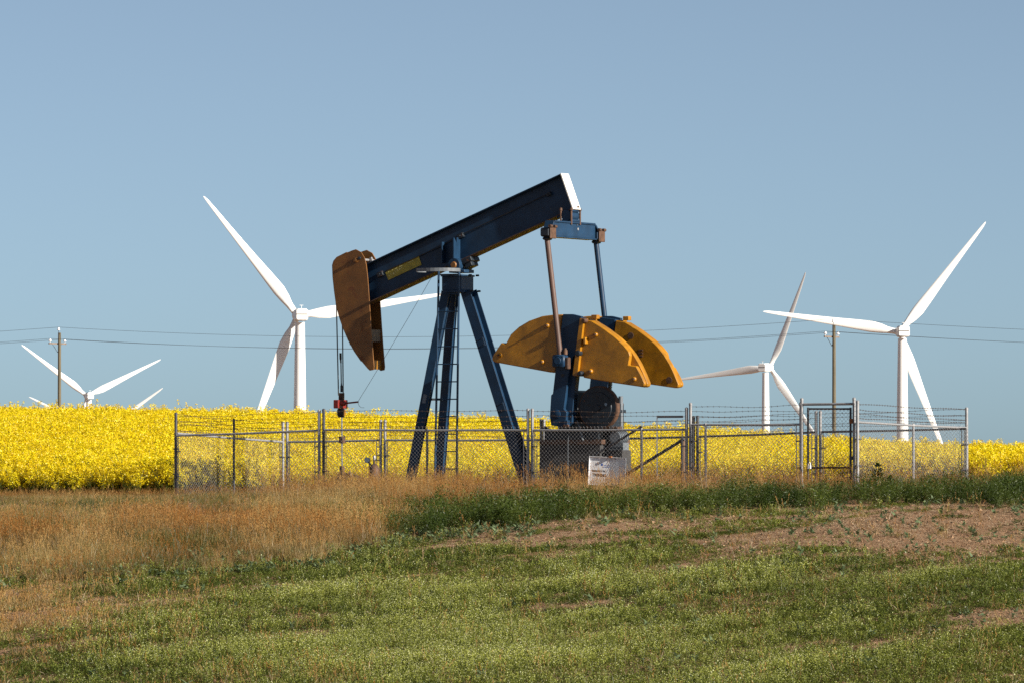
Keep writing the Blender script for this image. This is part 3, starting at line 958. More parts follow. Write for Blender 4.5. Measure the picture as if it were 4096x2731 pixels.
for v in (-0.16, 0.10):
    b_ = MB(); q = Vector((ec.x + 0.09, v, ec.z + eh / 2 - 0.03)); b_.tube([q, q - WX * 0.03], 0.02, 6); b_.build('bolt', M['darkiron'], equal)
tbm = MB()
z_lo = ec.z + eh / 2 + 0.02
tc_ = Vector((ec.x - 0.02, 0, z_lo + 0.13))
tbm.tube([tc_ - VX * 0.20, tc_ + VX * 0.20], 0.12, 16)
tbm.box((tc_.x - 0.16, -0.18, z_lo), (tc_.x + 0.14, 0.18, z_lo + 0.05))
tbm.frame_box(bp_(beam_len - 0.22, bh + 0.02), bd, VX, bn, 0.20, 0.16, 0.02)
tail = tbm.build('tail_bearing', M['blue'], pump, bevel=0.006)
for (u_, v) in ((-0.13, -0.2), (0.13, -0.2), (-0.13, 0.2), (0.13, 0.2)):
    b_ = MB(); q = Vector((tc_.x + u_, v, z_lo - 0.06)); b_.tube([q, q + WX * 0.30, q + WX * 0.30, q + WX * 0.36], [0.022, 0.022, 0.036, 0.03], 8); b_.build('bolt', M['rust'], tail)

# ---- pitman arms
pv = 1.12
pin_n = pp(2243, 1442, -0.95)
for s in (-1, 1):
    topp = pp(2188, 952, -pv); botp = pp(2243, 1442, -pv)
    topp.y = botp.y = pv * s
    pm = MB(); pm.tube([topp, botp], 0.060, 18)
    pit = pm.build('pitman_arm', M['rustpipe'] if s < 0 else M['blue'], pump)
    hd = MB()
    hd.box((topp.x - 0.10, pv * s - 0.14, topp.z + 0.02), (topp.x + 0.13, pv * s + 0.14, topp.z + 0.22))
    hd.box((topp.x - 0.07, pv * s - 0.11, topp.z - 0.05), (topp.x + 0.09, pv * s + 0.11, topp.z + 0.02))
    hb = hd.build('pitman_head', M['darkiron'] if s < 0 else M['blue'], pit, bevel=0.03)
    ck = MB(); ck.box((topp.x + 0.131, pv * s - 0.13, topp.z - 0.02), (topp.x + 0.16, pv * s + 0.13, topp.z + 0.22)); ck.build('clamp_cap', M['rust'], pit, bevel=0.012)
    for vv in (-0.17, 0.17):
        b_ = MB(); q = Vector((topp.x + 0.145, pv * s + vv * 0.6, topp.z + 0.245)); b_.tube([q - VX * 0.05, q + VX * 0.05], 0.035, 10); b_.build('clamp_bolt', M['rust'], pit)
    pb = MB()
    pb.box((botp.x - 0.16, pv * s - 0.12, botp.z - 0.14), (botp.x + 0.14, pv * s + 0.10, botp.z + 0.13))
    pb.tube([botp + VX * (-0.12 * 1 if s < 0 else 0.10), botp + VX * (-0.16 if s < 0 else 0.14)], 0.105, 20)
    wb_ = pb.build('wrist_bearing', M['blue'], pit, bevel=0.03)
    b_ = MB(); q = botp + Vector((0.11, 0, 0.13)); b_.tube([q, q + WX * 0.10, q + WX * 0.10, q + WX * 0.14], [0.05, 0.05, 0.034, 0.026], 10); b_.build('nut', M['rust'], pit)
    b_ = MB(); q = botp + Vector((0.19, 0, -0.02)); b_.box(q + Vector((-0.05, -0.07, -0.16)), q + Vector((0.03, 0.05, 0.09))); b_.build('bearing_cap', M['rust'], pit, bevel=0.015)
    w_ = MB(); w_.tube([Vector((botp.x, s * 0.72, botp.z)), Vector((botp.x, s * 1.02, botp.z))], 0.07, 14); w_.build('wrist_pin', M['darkiron'], pit)

# ---- cranks with counterweights
CF = [(2252, 1257), (2288, 1257), (2325, 1266), (2311, 1410), (2290, 1428), (2271, 1512), (2255, 1634), (2266, 1647), (2263, 1690), (2257, 1707), (2204, 1700), (2199, 1664), (2204, 1580), (2211, 1573), (2221, 1486), (2233, 1400)]
CBK = [(2258, 1263), (2320, 1271), (2302, 1430), (2288, 1560), (2278, 1690), (2262, 1704), (2208, 1698), (2214, 1573), (2224, 1486)]
WL = [(1967, 1434), (1972, 1420), (1988, 1395), (2005, 1370), (2022, 1376), (2043, 1337), (2075, 1308), (2115, 1284), (2168, 1265), (2214, 1259), (2250, 1258), (2236, 1380), (2220, 1488), (2205, 1484), (2203, 1489), (1980, 1448), (1970, 1443)]
WR = [(2328, 1277), (2366, 1283), (2417, 1315), (2466, 1352), (2496, 1381), (2516, 1406), (2520, 1422), (2514, 1459), (2545, 1463), (2566, 1502), (2578, 1530), (2576, 1541), (2566, 1546), (2451, 1529), (2333, 1509), (2333, 1487), (2300, 1484)]
WRS = [(2328, 1277), (2366, 1283), (2417, 1315), (2466, 1352), (2496, 1381), (2522, 1414), (2545, 1452), (2563, 1490), (2579, 1530), (2577, 1542), (2566, 1547), (2451, 1530), (2333, 1510), (2333, 1487), (2300, 1484)]
BR = [(2326, 1274), (2342, 1274), (2316, 1504), (2297, 1500)]
WF, CFv = 0.92, 0.95
for s in (-1, 1):
    def P2(pts, v): return [uw(x, y, v) for x, y in pts]
    m_ = MB()
    def pr_(poly, vout, vin):
        a_, b_ = sorted((s * vout, s * vin)); m_.prism(poly, a_, b_)
    pr_(P2(CBK, -CFv), 0.85, 0.66)
    if s < 0:
        pr_(P2(CF, -CFv), CFv, 0.851)
    else:
        pr_(P2(CF, -CFv), CFv, 0.851)
    crank = m_.build('crank', M['blue'], pump, bevel=0.006)
    # rack teeth on both edges
    tm = MB()
    for (ea, eb) in (((2299, 1450), (2279, 1645)), ((2222, 1492), (2213, 1570))):
        a_, b_ = pp(*ea, -CFv), pp(*eb, -CFv); d_ = (b_ - a_); k = int(d_.length / 0.036); d_.normalize(); nn = d_.cross(VX)
        for i in range(k):
            c = a_ + d_ * (0.036 * i); c.y = s * 0.775
            tm.frame_box(c, d_, VX, nn, 0.010, 0.055, 0.026)
    tm.build('rack_teeth', M['darkiron'], crank)
    if s < 0:
        h_ = MB(); q = pp(2251, 1500, -CFv); h_.tube([q - VX * 0.001, q - VX * 0.004], 0.042, 16); h_.build('pin_hole', M['ink'], crank)
        h_ = MB(); q = pp(2227, 1655, -CFv); h_.tube([q - VX * 0.001, q - VX * 0.02, q - VX * 0.03], [0.10, 0.10, 0.085], 20); h_.build('shaft_end', M['blue'], crank)
        h_ = MB(); q = pp(2262, 1692, -CFv); h_.box(q + Vector((-.04, -0.02, -.06)), q + Vector((.06, 0.1, .07))); h_.build('clamp_lug', M['blue'], crank, bevel=0.01)
        for dx in (-0.02, 0.05):
            b_ = MB(); q2 = q + Vector((dx, -0.03, -0.05)); b_.tube([q2, q2 + VX * 0.06], 0.03, 8); b_.build('bolt', M['rust'], crank)
    for (poly, tips) in ((WL, ((2000, 1420), (2190, 1303), (2170, 1447))), (WR, ((2384, 1339), (2538, 1515), (2364, 1484)))):
        m_ = MB(); a_, b_ = sorted((s * WF, s * 0.81)); m_.prism(P2(poly, -WF), a_, b_)
        w_ = m_.build('counterweight', M['orange'], crank, bevel=0.016)
        # raised back rim plate a touch smaller, gives the double edge
        cx = sum(p[0] for p in poly) / len(poly); cy = sum(p[1] for p in poly) / len(poly)
        sm = WRS if poly is WR else poly
        m_ = MB(); a_, b_ = sorted((s * 0.80, s * 0.64)); m_.prism([uw(cx + (x - cx) * 1.008, cy + (y - cy) * 1.008, -WF) for x, y in sm], a_, b_)
        m_.build('backing_plate', M['orange'], w_, bevel=0.014)
        if s < 0:
            for (x, y) in tips:
                q = pp(x, y, -WF)
                b_ = MB(); b_.tube([q, q - VX * 0.035, q - VX * 0.05], [0.052, 0.048, 0.035], 14); bb = b_.build('bolt_boss', M['orange'], w_)
                b_ = MB(); b_.tube([q - VX * 0.05, q - VX * 0.085], 0.022, 6); b_.build('bolt', M['rust'], w_)
        else:
            if poly is WR:      # cast mark on the far weight: three raised rows
                for r_ in range(3):
                    q = pp(2562, 1400 + 12 * r_, 0.64); cm = MB()
                    for k_ in range(4): cm.box((q.x - 0.05 + 0.03 * k_, 0.628, q.z - 0.018), (q.x - 0.032 + 0.03 * k_, 0.641, q.z + 0.018))
                    cm.build('cast_mark', M['rust'], w_)
            for (x, y) in tips[:2] if poly is WR else ():
                q = pp(x + 139, y + 4, 0.64); b_ = MB(); b_.tube([q - VX * 0.008, q - VX * 0.012], [0.075, 0.07], 18); b_.build('bolt_recess', M['rust'], w_)
    m_ = MB(); a_, b_ = sorted((s * 1.0, s * 0.70)); m_.prism(P2(BR, -WF), a_, b_)
    brk = m_.build('weight_bracket', M['orange'], crank, bevel=0.004)
    if s < 0:
        for (x, y, mm, rr) in ((2337, 1283, 'rust', 0.05), (2313, 1412, 'darkiron', 0.065), (2321, 1492, 'darkiron', 0.055)):
            q = pp(x, y, -1.0); b_ = MB(); b_.tube([q + VX * 0.1, q - VX * 0.03, q - VX * 0.045], [rr, rr, rr * 0.7], 10); b_.build('bolt', M[mm], brk)
        q = pp(2347, 1364, -WF); b_ = MB(); b_.box(q + Vector((-0.03, -0.11, -0.07)), q + Vector((0.03, 0.01, 0.08))); b_.build('lug', M['orange'], brk, bevel=0.012)
    tb_ = MB(); q = pp(2370, 1270, -WF)
    a_, b_ = sorted((s * 0.80, s * 0.66)); tb_.box((q.x - 0.10, a_, q.z - 0.03), (q.x + 0.04, b_, q.z + 0.06)); tb_.build('top_lug', M['orange'], crank, bevel=0.008)

# ---- gear reducer, sheave, pedestal, prime mover
gr = MB()
ga = pp(2285, 1600, -0.42); gt = pp(2300, 1563, -0.42)
gend = pp(2425, 1600, -0.42)
gbase = pp(2300, 1716, -0.58).z
poly = [(ga.x - 0.35, gbase), (gend.x, gbase), (gend.x, gt.z - 0.25), (gend.x - 0.25, gt.z - 0.05), (gend.x - 0.55, gt.z), (ga.x + 0.1, gt.z + 0.02), (ga.x - 0.2, gt.z - 0.12), (ga.x - 0.35, gt.z - 0.4)]
gr.prism(poly, -0.42, 0.42)
gear = gr.build('gear_reducer', M['darkiron'], pump, bevel=0.03)
g2 = MB(); g2.box((ga.x - 0.37, -0.46, gt.z - 0.46), (gend.x + 0.02, 0.46, gt.z - 0.40)); g2.build('split_flange', M['darkiron'], gear, bevel=0.006)
g3 = MB()
for k in range(8):
    u_ = ga.x - 0.3 + k * (gend.x - ga.x + 0.3) / 7.5; g3.tube([Vector((u_, -0.44, gt.z - 0.49)), Vector((u_, -0.44, gt.z - 0.36))], 0.018, 6)
g3.build('flange_bolts', M['darkiron'], gear)
sh_ = MB(); c = pp(2391, 1630, -0.74); 
sh_.tube([c, c + VX * 0.012, c + VX * 0.13, c + VX * 0.14], [0.455, 0.475, 0.475, 0.45], 48)
sheave = sh_.build('sheave', M['rust'], pump)
dk = MB(); dk.tube([c - VX * 0.004, c - VX * 0.001], 0.445, 48, smooth=False); dk.build('sheave_face', M['darkiron'], sheave)
dk = MB(); dk.tube([c - VX * 0.02, c - VX * 0.005], [0.335, 0.345], 40); dk.build('sheave_web', M['darkiron'], sheave)
dk = MB(); dk.tube([c - VX * 0.06, c - VX * 0.02], [0.06, 0.075], 16); dk.build('shaft_hub', M['darkiron'], sheave)
for a_ in range(5):
    t_ = R(72 * a_ + 20); q = c + Vector((math.cos(t_) * 0.22, -0.021, math.sin(t_) * 0.22)); h_ = MB(); h_.tube([q, q - VX * 0.003], 0.035, 12); h_.build('lightening_hole', M['ink'] if a_ else M['gauge'], sheave)
pg = MB()
pa = pp(2163, 1716, -0.66); pe = pp(2398, 1716, -0.66); zt = gbase
pg.box((pa.x, -0.62, gz0), (pe.x, 0.62, zt - 0.32))
ped = pg.build('pedestal', M['concrete'], pump, bevel=0.01)
pg = MB(); pg.box((pa.x - 0.03, -0.66, zt - 0.32), (pe.x + 0.05, 0.66, zt - 0.22)); pg.build('skid_beam', M['rust'], ped, bevel=0.006)
pg = MB()
for s in (-1, 1):
    pg.box((pa.x + 0.05, s * 0.5 - 0.09, zt - 0.22), (pe.x - 0.05, s * 0.5 + 0.09, zt))
pg.build('riser', M['darkiron'], ped, bevel=0.006)
pg = MB(); q = pp(2321, 1718, -0.66); r_ = pp(2332, 1760, -0.70); pg.tube([Vector((q.x - .08, -0.66, q.z + 0.2)), q, r_], 0.022, 8); pg.build('drain_pipe', M['steelgrey'], ped)
pmv = MB()
ea, eb_ = pp(2390, 1776, -0.5), pp(2478, 1776, -0.5)
pmv.box((pe.x + 0.10, -0.55, gz0), (pe.x + 0.50, -0.15, ea.z - 0.12))
mv = pmv.build('motor_base', M['concrete'], pump, bevel=0.01)
em = MB(); zb = ea.z - 0.12
em.box((pe.x + 0.12, -0.45, zb), (pe.x + 0.46, -0.18, zb + 0.16))
em.tube([Vector((pe.x + 0.29, -0.5, zb + 0.28)), Vector((pe.x + 0.29, -0.12, zb + 0.28))], 0.13, 18)
for k in range(5):
    em.tube([Vector((pe.x + 0.29, -0.46 + 0.08 * k, zb + 0.28)), Vector((pe.x + 0.29, -0.44 + 0.08 * k, zb + 0.28))], 0.15, 18)
eng = em.build('motor', M['steelgrey'], pump)
em = MB(); em.box((pe.x + 0.08, -0.58, zb + 0.02), (pe.x + 0.52, -0.553, zb + 0.07)); em.build('rail', M['darkiron'], eng)
em = MB(); em.box((pe.x + 0.04, -0.60, zb + 0.43), (pe.x + 0.42, -0.40, zb + 0.50)); em.build('belt_guard', M['rust'], eng, bevel=0.01)
bl_ = MB(); q = pp(2272, 1735, -0.70); bl_.tube([Vector((q.x, -0.70, gz0)), Vector((q.x, -0.70, q.z - 0.16)), q + Vector((0.02, 0, 0))], 0.007, 8); bl_.build('conduit', M['steelgrey'], pump)
bl_ = MB(); q = pp(2180, 1712, -0.70); bl_.bar(q, pp(2218, 1722, -0.70), 0.03, 0.05); bl_.tube([q + VX * -0.03, q + VX * 0.04], 0.05, 10); bl_.build('brake_lever', M['darkiron'], pump)
for k in range(3):
    bt_ = MB(); a_ = pp(2391, 1545, -0.70 + 0.03 * k); b2 = Vector((pe.x + 0.29, -0.70 + 0.03 * k, zb + 0.42))
    bt_.bar(a_ + UX * 0.30 - WX * 0.12, b2, 0.018, 0.012); bt_.build('drive_belt', M['cable'], pump)
xp = MB(); q = pp(2483, 1585, 0.3); xp.tube([Vector((q.x, 0.3, zb + 0.1)), q, q + WX * 0.01], [0.05, 0.05, 0.04], 12); xp.build('vent_pipe', M['steelgrey'], pump)

# ================================================================== WELLHEAD AND SMALL PIECES
def well_loc(px, py, v):
    p = pp(px, py, v); return O + A * p.x + L * p.y
wp = well_loc(1368.5, 1900, 0.0); g = float(gz(wp.x, wp.y)); wl_ = empty('wellhead', (wp.x, wp.y, g), -TH, 'rusty brown wellhead and stuffing box under the polished rod', 'wellhead')
def zof(py, v=0.0): return pp(1368, py, v).z + O.z - g
w = MB(); w.tube([(0, 0, -0.1), (0, 0, zof(1915)), (0, 0, zof(1912)), (0, 0, zof(1896)), (0, 0, zof(1890))], [0.12, 0.12, 0.125, 0.11, 0.07], 16); w.build('casing_head', M['rust'], wl_)
w = MB(); w.tube([(0, 0, zof(1892)), (0, 0, zof(1874)), (0, 0, zof(1872)), (0, 0, zof(1862))], [0.055, 0.058, 0.062, 0.058], 12); w.build('stuffing_box', M['wood'], wl_)
w = MB(); w.tube([(0.05, 0, zof(1896)), (0.22, 0, zof(1897))], 0.04, 10); w.tube([(0.02, -0.1, zof(1925)), (0.55, -0.05, zof(1925))], 0.035, 10); w.build('flow_line', M['rust'], wl_)
w = MB(); w.tube([(0.22, 0, zof(1912)), (0.21, 0, zof(1893)), (0.17, 0, zof(1884))], [0.03, 0.035, 0.03], 8)
w.tube([(0.30, -0.03, zof(1897)), (0.40, -0.03, zof(1905)), (0.50, -0.03, zof(1913))], [0.02, 0.035, 0.028], 8); w.tube([(0.42, -0.03, zof(1914)), (0.56, -0.03, zof(1909))], 0.014, 6)
w.build('valve', M['darkiron'], wl_)

vv = -0.9
tp = well_loc(1497, 1900, vv); g = float(gz(tp.x, tp.y)); tk = empty('gas_separator', (tp.x, tp.y, g), -TH, 'rusty brown cylinder with a small round gauge, left of the tower legs', 'cylinder')
def zt_(py): return pp(1497, py, vv).z + O.z - g
w = MB(); w.tube([(0, 0, -0.05), (0, 0, zt_(1885)), (0, 0, zt_(1872)), (0, 0, zt_(1862)), (0, 0, zt_(1856)), (0, 0, zt_(1853)), (0, 0, zt_(1836))], [0.118, 0.118, 0.11, 0.085, 0.05, 0.028, 0.026], 18); w.build('vessel', M['rust'], tk)
w = MB(); w.tube([(0, 0, zt_(1838)), (0, 0, zt_(1826)), (0, 0, zt_(1820))], [0.03, 0.034, 0.02], 10); w.build('valve', M['galv'], tk)
w = MB(); w.tube([(0, 0, zt_(1836)), (0.15, 0, zt_(1840))], 0.012, 8); w.build('handle', M['darkiron'], tk)
gx = (1472 - 1497) / 182.0 / math.cos(TH)
w = MB(); c = Vector((gx, -0.03, zt_(1839))); w.tube([c + VX * 0.03, c - VX * 0.03], 0.062, 20); ga_ = w.build('gauge', M['darkiron'], tk)
w = MB(); w.tube([c - VX * 0.0305, c - VX * 0.033], 0.054, 20); w.build('dial', M['gauge'], ga_)
w = MB(); w.tube([c + Vector((0.03, 0.02, -0.05)), Vector((-0.045, 0, zt_(1866)))], 0.02, 8); w.build('gauge_stem', M['darkiron'], tk)
w = MB(); w.tube([(-0.14, 0.02, -0.05), (-0.14, 0.02, zt_(1850))], 0.016, 8); w.build('side_pipe', M['rust'], tk)

# ================================================================== SIGN
def text_mesh(body, size, extrude=0.0008, bold=0.0, sx=1.0):
    cu = bpy.data.curves.new('lettering', 'FONT'); cu.body = body; cu.size = size; cu.extrude = extrude; cu.offset = bold
    o = bpy.data.objects.new('lettering', cu); COL.objects.link(o)
    bpy.context.view_layer.update()
    me = bpy.data.meshes.new_from_object(o.evaluated_get(bpy.context.evaluated_depsgraph_get()))
    bpy.data.objects.remove(o); bpy.data.curves.remove(cu)
    for v in me.vertices: v.co.x *= sx
    me.name = 'lettering'
    return me

def build_sign():
    P = NL - L * 0.14
    a = on_line(2351, P, P + A * 16); b = on_line(2489, P, P + A * 16)
    za = at(2351, 1824, a.y).z; zb_ = at(2489, 1831, b.y).z
    wdt = (b - a).length; hgt = 0.60
    tilt = math.atan2(zb_ - za, wdt)
    root = empty('warning_sign', (a.x, a.y, za - hgt), 0, 'white tray-shaped emergency sign with black lettering hung low on the near fence', 'sign')
    root.rotation_euler = Euler((0, -tilt, -TH + R(6)), 'XYZ')
    # local: x along the sign, y away, z up
    p_ = MB(); p_.box((0, 0.055, 0), (wdt, 0.062, hgt)); pan = p_.build('panel', M['signwhite'], root)
    for nm, lo_, hi_ in (('lip', (-0.006, 0.024, 0), (0.0, 0.07, hgt + .01)), ('lip', (wdt, 0.024, 0), (wdt + 0.006, 0.07, hgt + .0)), ('lip', (0.0, 0.024, hgt), (wdt, 0.07, hgt + 0.008))):
        l_ = MB(); l_.box(lo_, hi_); l_.build(nm, M['signwhite'], root)
    for x in (0.16, 0.58):
        b_ = MB(); b_.tube([(x, 0.054, hgt - 0.02), (x, 0.045, hgt - 0.02)], 0.011, 8); b_.build('bolt', M['ink'], pan)
    h = MB(); h.box((wdt * 0.55, -0.012, hgt - 0.005), (wdt * 0.62, 0.08, hgt + 0.03)); h.build('hanger', M['hinge'], root)
    rot = Euler((R(90), 0, 0)).to_matrix().to_4x4()
    def put(body, size, x, z, mat, sx=1.0, bold=0.0):
        me = text_mesh(body, size, sx=sx, bold=bold); me.materials.append(M[mat])
        o = bpy.data.objects.new('lettering', me); COL.objects.link(o); o.parent = pan
        o.matrix_local = Matrix.Translation((x, 0.0535, z)) @ rot
    put('EMERGENCY PH', 0.052, 0.065, hgt - 0.315, 'ink', 0.80, 0.0008)
    put('TWINING', 0.092, 0.075, hgt - 0.415, 'ink', 0.78, 0.0015)
    lg = MB()      # blue emblem: a small shield with a notched top
    cx, cz = 0.285, hgt - 0.15
    lg.prism([(cx - .022, cz - .03), (cx + .022, cz - .03), (cx + .022, cz + .018), (cx, cz + .004), (cx - .022, cz + .018)], 0.0528, 0.0535)
    lg.prism([(cx - .018, cz + .034), (cx, cz + .018), (cx + .018, cz + .034), (cx, cz + .026)], 0.0528, 0.0535)
    lg.build('emblem', M['inkblue'], pan)
    for (x0, x1, z) in ((0.33, 0.385, 0.175), (0.395, 0.455, 0.175), (0.295, 0.385, 0.208), (0.40, 0.45, 0.208)):
        l_ = MB(); l_.box((x0, 0.0528, hgt - z - 0.006), (x1, 0.0535, hgt - z + 0.006)); l_.build('faded_print', M['inkblue'], pan)
build_sign()

# ================================================================== VEGETATION
class VB:
    """plant prototype: leaf-sized faces in a few material slots"""
    def __init__(s): s.v, s.f, s.m = [], [], []
    def quad(s, a, b, c, d, m): 
        i = len(s.v); s.v += [a, b, c, d]; s.f.append((i, i + 1, i + 2, i + 3)); s.m.append(m)
    def blade(s, p, d, up, ln, w, bend, m, seg=3):
        """tapering strip from p along d, drooping by bend"""
        d = d.normalized(); side = d.cross(up)
        if side.length < 1e-4: side = d.cross(Vector((1, 0, 0)))
        side.normalize()
        prev = None; q = p.copy()
        for k in range(seg + 1):
            t = k / seg
            ww = w * (1 - t) ** 0.8 * 0.5 + 0.0006
            a, b = q - side * ww, q + side * ww
            if prev:
                i = len(s.v); s.v += [prev[0], prev[1], b, a]; s.f.append((i, i + 1, i + 2, i + 3)); s.m.append(m)
            prev = (a, b)
            q = q + d * (ln / seg)
            d = (d + Vector((d.x, d.y, -0.6)) * (bend / seg)).normalized()
        return q
    def leaf(s, p, d, nrm, ln, w, m):
        d = d.normalized(); side = d.cross(nrm)
        if side.length < 1e-4: side = d.cross(Vector((0, 0, 1)) + Vector((0.3, 0, 0)))
        side.normalize()
        s.quad(p, p + d * ln * 0.45 + side * w * 0.5, p + d * ln, p + d * ln * 0.45 - side * w * 0.5, m)
    def make(s, name, mats):
        me = bpy.data.meshes.new(name)
        me.from_pydata([tuple(x) for x in s.v], [], s.f)
        for m in mats: me.materials.append(m)
        me.polygons.foreach_set('material_index', s.m)
        return bpy.data.objects.new(name, me)       # a pattern for the scatter, not itself placed

def rdir(rnd, zlo=-1, zhi=1):
    a = rnd.uniform(0, 2 * math.pi); z = rnd.uniform(zlo, zhi); r = math.sqrt(max(0, 1 - z * z))
    return Vector((r * math.cos(a), r * math.sin(a), z))

V = {}
V['canola_petal'] = leafmat('canola_petal', (0.95, 0.70, 0.005), (1.0, 0.84, 0.010), 0.38, 0.03)
V['canola_green'] = leafmat('canola_stem_green', (0.15, 0.17, 0.03), (0.27, 0.28, 0.045), 0.35, 0.03)
V['dry'] = leafmat('dry_grass', (0.20, 0.115, 0.032), (0.48, 0.345, 0.14), 0.35, 0.03)
V['dryhead'] = leafmat('dry_seed_head', (0.31, 0.13, 0.034), (0.50, 0.33, 0.13), 0.25, 0.0)
V['ggrass'] = leafmat('green_grass', (0.075, 0.09, 0.016), (0.22, 0.19, 0.042), 0.35, 0.03)
V['kochia'] = leafmat('feathery_weed_green', (0.034, 0.060, 0.009), (0.115, 0.150, 0.022), 0.30, 0.02)
V['weed'] = leafmat('weed_leaf_green', (0.066, 0.092, 0.014), (0.135, 0.160, 0.022), 0.30, 0.03)
V['weedtop'] = leafmat('pale_weed_pods', (0.18, 0.215, 0.028), (0.40, 0.42, 0.080), 0.30, 0.03)
V['floret'] = leafmat('tiny_white_florets', (0.55, 0.55, 0.25), (0.80, 0.78, 0.50), 0.2, 0.0)
V['broad'] = leafmat('blue_green_leaf', (0.11, 0.16, 0.07), (0.20, 0.26, 0.13), 0.25, 0.06)
V['straw'] = leafmat('pale_straw', (0.40, 0.28, 0.16), (0.74, 0.60, 0.42), 0.1, 0.02)
V['clod'] = leafmat('soil_clod', (0.15, 0.085, 0.05), (0.40, 0.26, 0.16), 0.0, 0.0)

def proto_canola(seed):
    r = random.Random(seed); b = VB(); up = Vector((0, 0, 1))
    h = 1.0
    top = Vector((r.uniform(-.06, .06), r.uniform(-.06, .06), h * 0.9))
    def stem(p, q, w):
        d = (q - p); n = d.cross(Vector((r.random() - .5, r.random() - .5, 0.1))).normalized() * w
        n2 = d.cross(n).normalized() * w
        b.quad(p - n, p + n, q + n * .6, q - n * .6, 1); b.quad(p - n2, p + n2, q + n2 * .6, q - n2 * .6, 1)
    stem(Vector((0, 0, 0)), top, 0.006)
    tips = [top]
    for k in range(13):
        z = r.uniform(0.22, 0.78)
        p = top * z; a = r.uniform(0, 6.28); o = r.uniform(0.06, 0.23)
        q = Vector((p.x + math.cos(a) * o, p.y + math.sin(a) * o, min(h * r.uniform(0.55, 1.02), p.z + 0.34)))
        stem(p, q, 0.004); tips.append(q)
    for q in tips:
        for k in range(20):
            c = q + Vector((r.gauss(0, .024), r.gauss(0, .024), r.uniform(-.05, .05)))
            d = rdir(r, -0.2, 0.9); n = rdir(r)
            s = d.cross(n).normalized()
            e = d
            w = r.uniform(0.007, 0.0115)
            b.quad(c - s * w - e * w, c + s * w - e * w, c + s * w + e * w, c - s * w + e * w, 0)
    for k in range(14):
        z = r.uniform(0.05, 0.75); p = top * z + Vector((r.uniform(-.05, .05), r.uniform(-.05, .05), 0))
        b.leaf(p, rdir(r, -.2, .6), up, r.uniform(.07, .17), r.uniform(.025, .05), 1)
    return b.make('canola_pattern', [V['canola_petal'], V['canola_green']])

def proto_grass(seed, mat, head, n=20, h=0.5, heads=4, lean=0.26):
    r = random.Random(seed); b = VB(); up = Vector((0, 0, 1))
    for k in range(n):
        p = Vector((r.gauss(0, .05), r.gauss(0, .05), -0.02))
        d = Vector((r.gauss(0, lean), r.gauss(0, lean), 1))
        b.blade(p, d, rdir(r, -.3, .3), h * r.uniform(0.35, 0.95), r.uniform(.006, .011), r.uniform(0.1, 0.9), 0, 3)
    for k in range(heads):
        p = Vector((r.gauss(0, .035), r.gauss(0, .035), -0.02))
        d = Vector((r.gauss(0, lean * 0.6), r.gauss(0, lean * 0.6), 1))
        hh = h * r.uniform(0.75, 1.15)
        q = b.blade(p, d, rdir(r, -.3, .3), hh, .004, r.uniform(0, 0.35), 0, 3)
        for j in range(9):
            c = q - d.normalized() * (j * 0.016) + Vector((r.gauss(0, .004), r.gauss(0, .004), 0))
            b.leaf(c, Vector((r.gauss(0, .35), r.gauss(0, .35), 1)), rdir(r), r.uniform(.022, .04), r.uniform(.006, .010), 1)
    return b.make('grass_pattern', [mat, head])

def proto_kochia(seed):
    r = random.Random(seed); b = VB()
    for k in range(11):
        a = r.uniform(0, 6.28); o = r.uniform(0, .16)
        tip = Vector((math.cos(a) * o, math.sin(a) * o, r.uniform(.20, .40)))
        base = Vector((math.cos(a) * .02, math.sin(a) * .02, -0.02))
        for j in range(17):
            t = r.uniform(0.08, 1.0)
            p = base.lerp(tip, t) + Vector((r.gauss(0, .018), r.gauss(0, .018), r.gauss(0, .015)))
            b.leaf(p, rdir(r, 0.0, 1.0), rdir(r), r.uniform(.025, .055), r.uniform(.005, .012), 0)
    return b.make('feathery_weed_pattern', [V['kochia']])

def proto_stinkweed(seed):
    r = random.Random(seed); b = VB(); up = Vector((0, 0, 1))
    for k in range(4):
        base = Vector((r.gauss(0, .04), r.gauss(0, .04), 0)); h = r.uniform(.12, .24)
        tip = base + Vector((r.gauss(0, .03), r.gauss(0, .03), h))
        b.blade(base, tip - base, rdir(r), h, .005, 0, 0, 1)
        for j in range(6):
            t = r.uniform(0, .6); b.leaf(base.lerp(tip, t), rdir(r, -.2, .7), up, r.uniform(.03, .055), r.uniform(.010, .02), 0)
        for j in range(7):
            t = r.uniform(.5, 1.0); p = base.lerp(tip, t); d = rdir(r, .0, .8)
            b.leaf(p + d * .010, d, rdir(r), r.uniform(.014, .024), r.uniform(.010, .017), 1)
        for j in range(1):
            p = tip + Vector((r.gauss(0, .006), r.gauss(0, .006), r.uniform(0, .012))); b.leaf(p, rdir(r, 0, 1), rdir(r), .011, .010, 2)
    return b.make('pod_weed_pattern', [V['weed'], V['weedtop'], V['floret']])

def proto_low(seed):
    r = random.Random(seed); b = VB(); up = Vector((0, 0, 1))
    for k in range(26):
        p = Vector((r.gauss(0, .06), r.gauss(0, .06), r.uniform(0, .05)))
        b.leaf(p, rdir(r, 0.0, .8), up + rdir(r) * .5, r.uniform(.03, .07), r.uniform(.010, .022), 0)
    return b.make('low_weed_pattern', [V['weed']])

def proto_broad(seed):
    r = random.Random(seed); b = VB(); up = Vector((0, 0, 1))
    for k in range(11):
        p = Vector((r.gauss(0, .025), r.gauss(0, .025), r.uniform(.0, .16)))
        d = rdir(r, .1, .75)
        b.blade(p, d, up, r.uniform(.10, .19), r.uniform(.05, .085), r.uniform(.3, 1.0), 0, 2)
    return b.make('broad_leaf_pattern', [V['broad']])

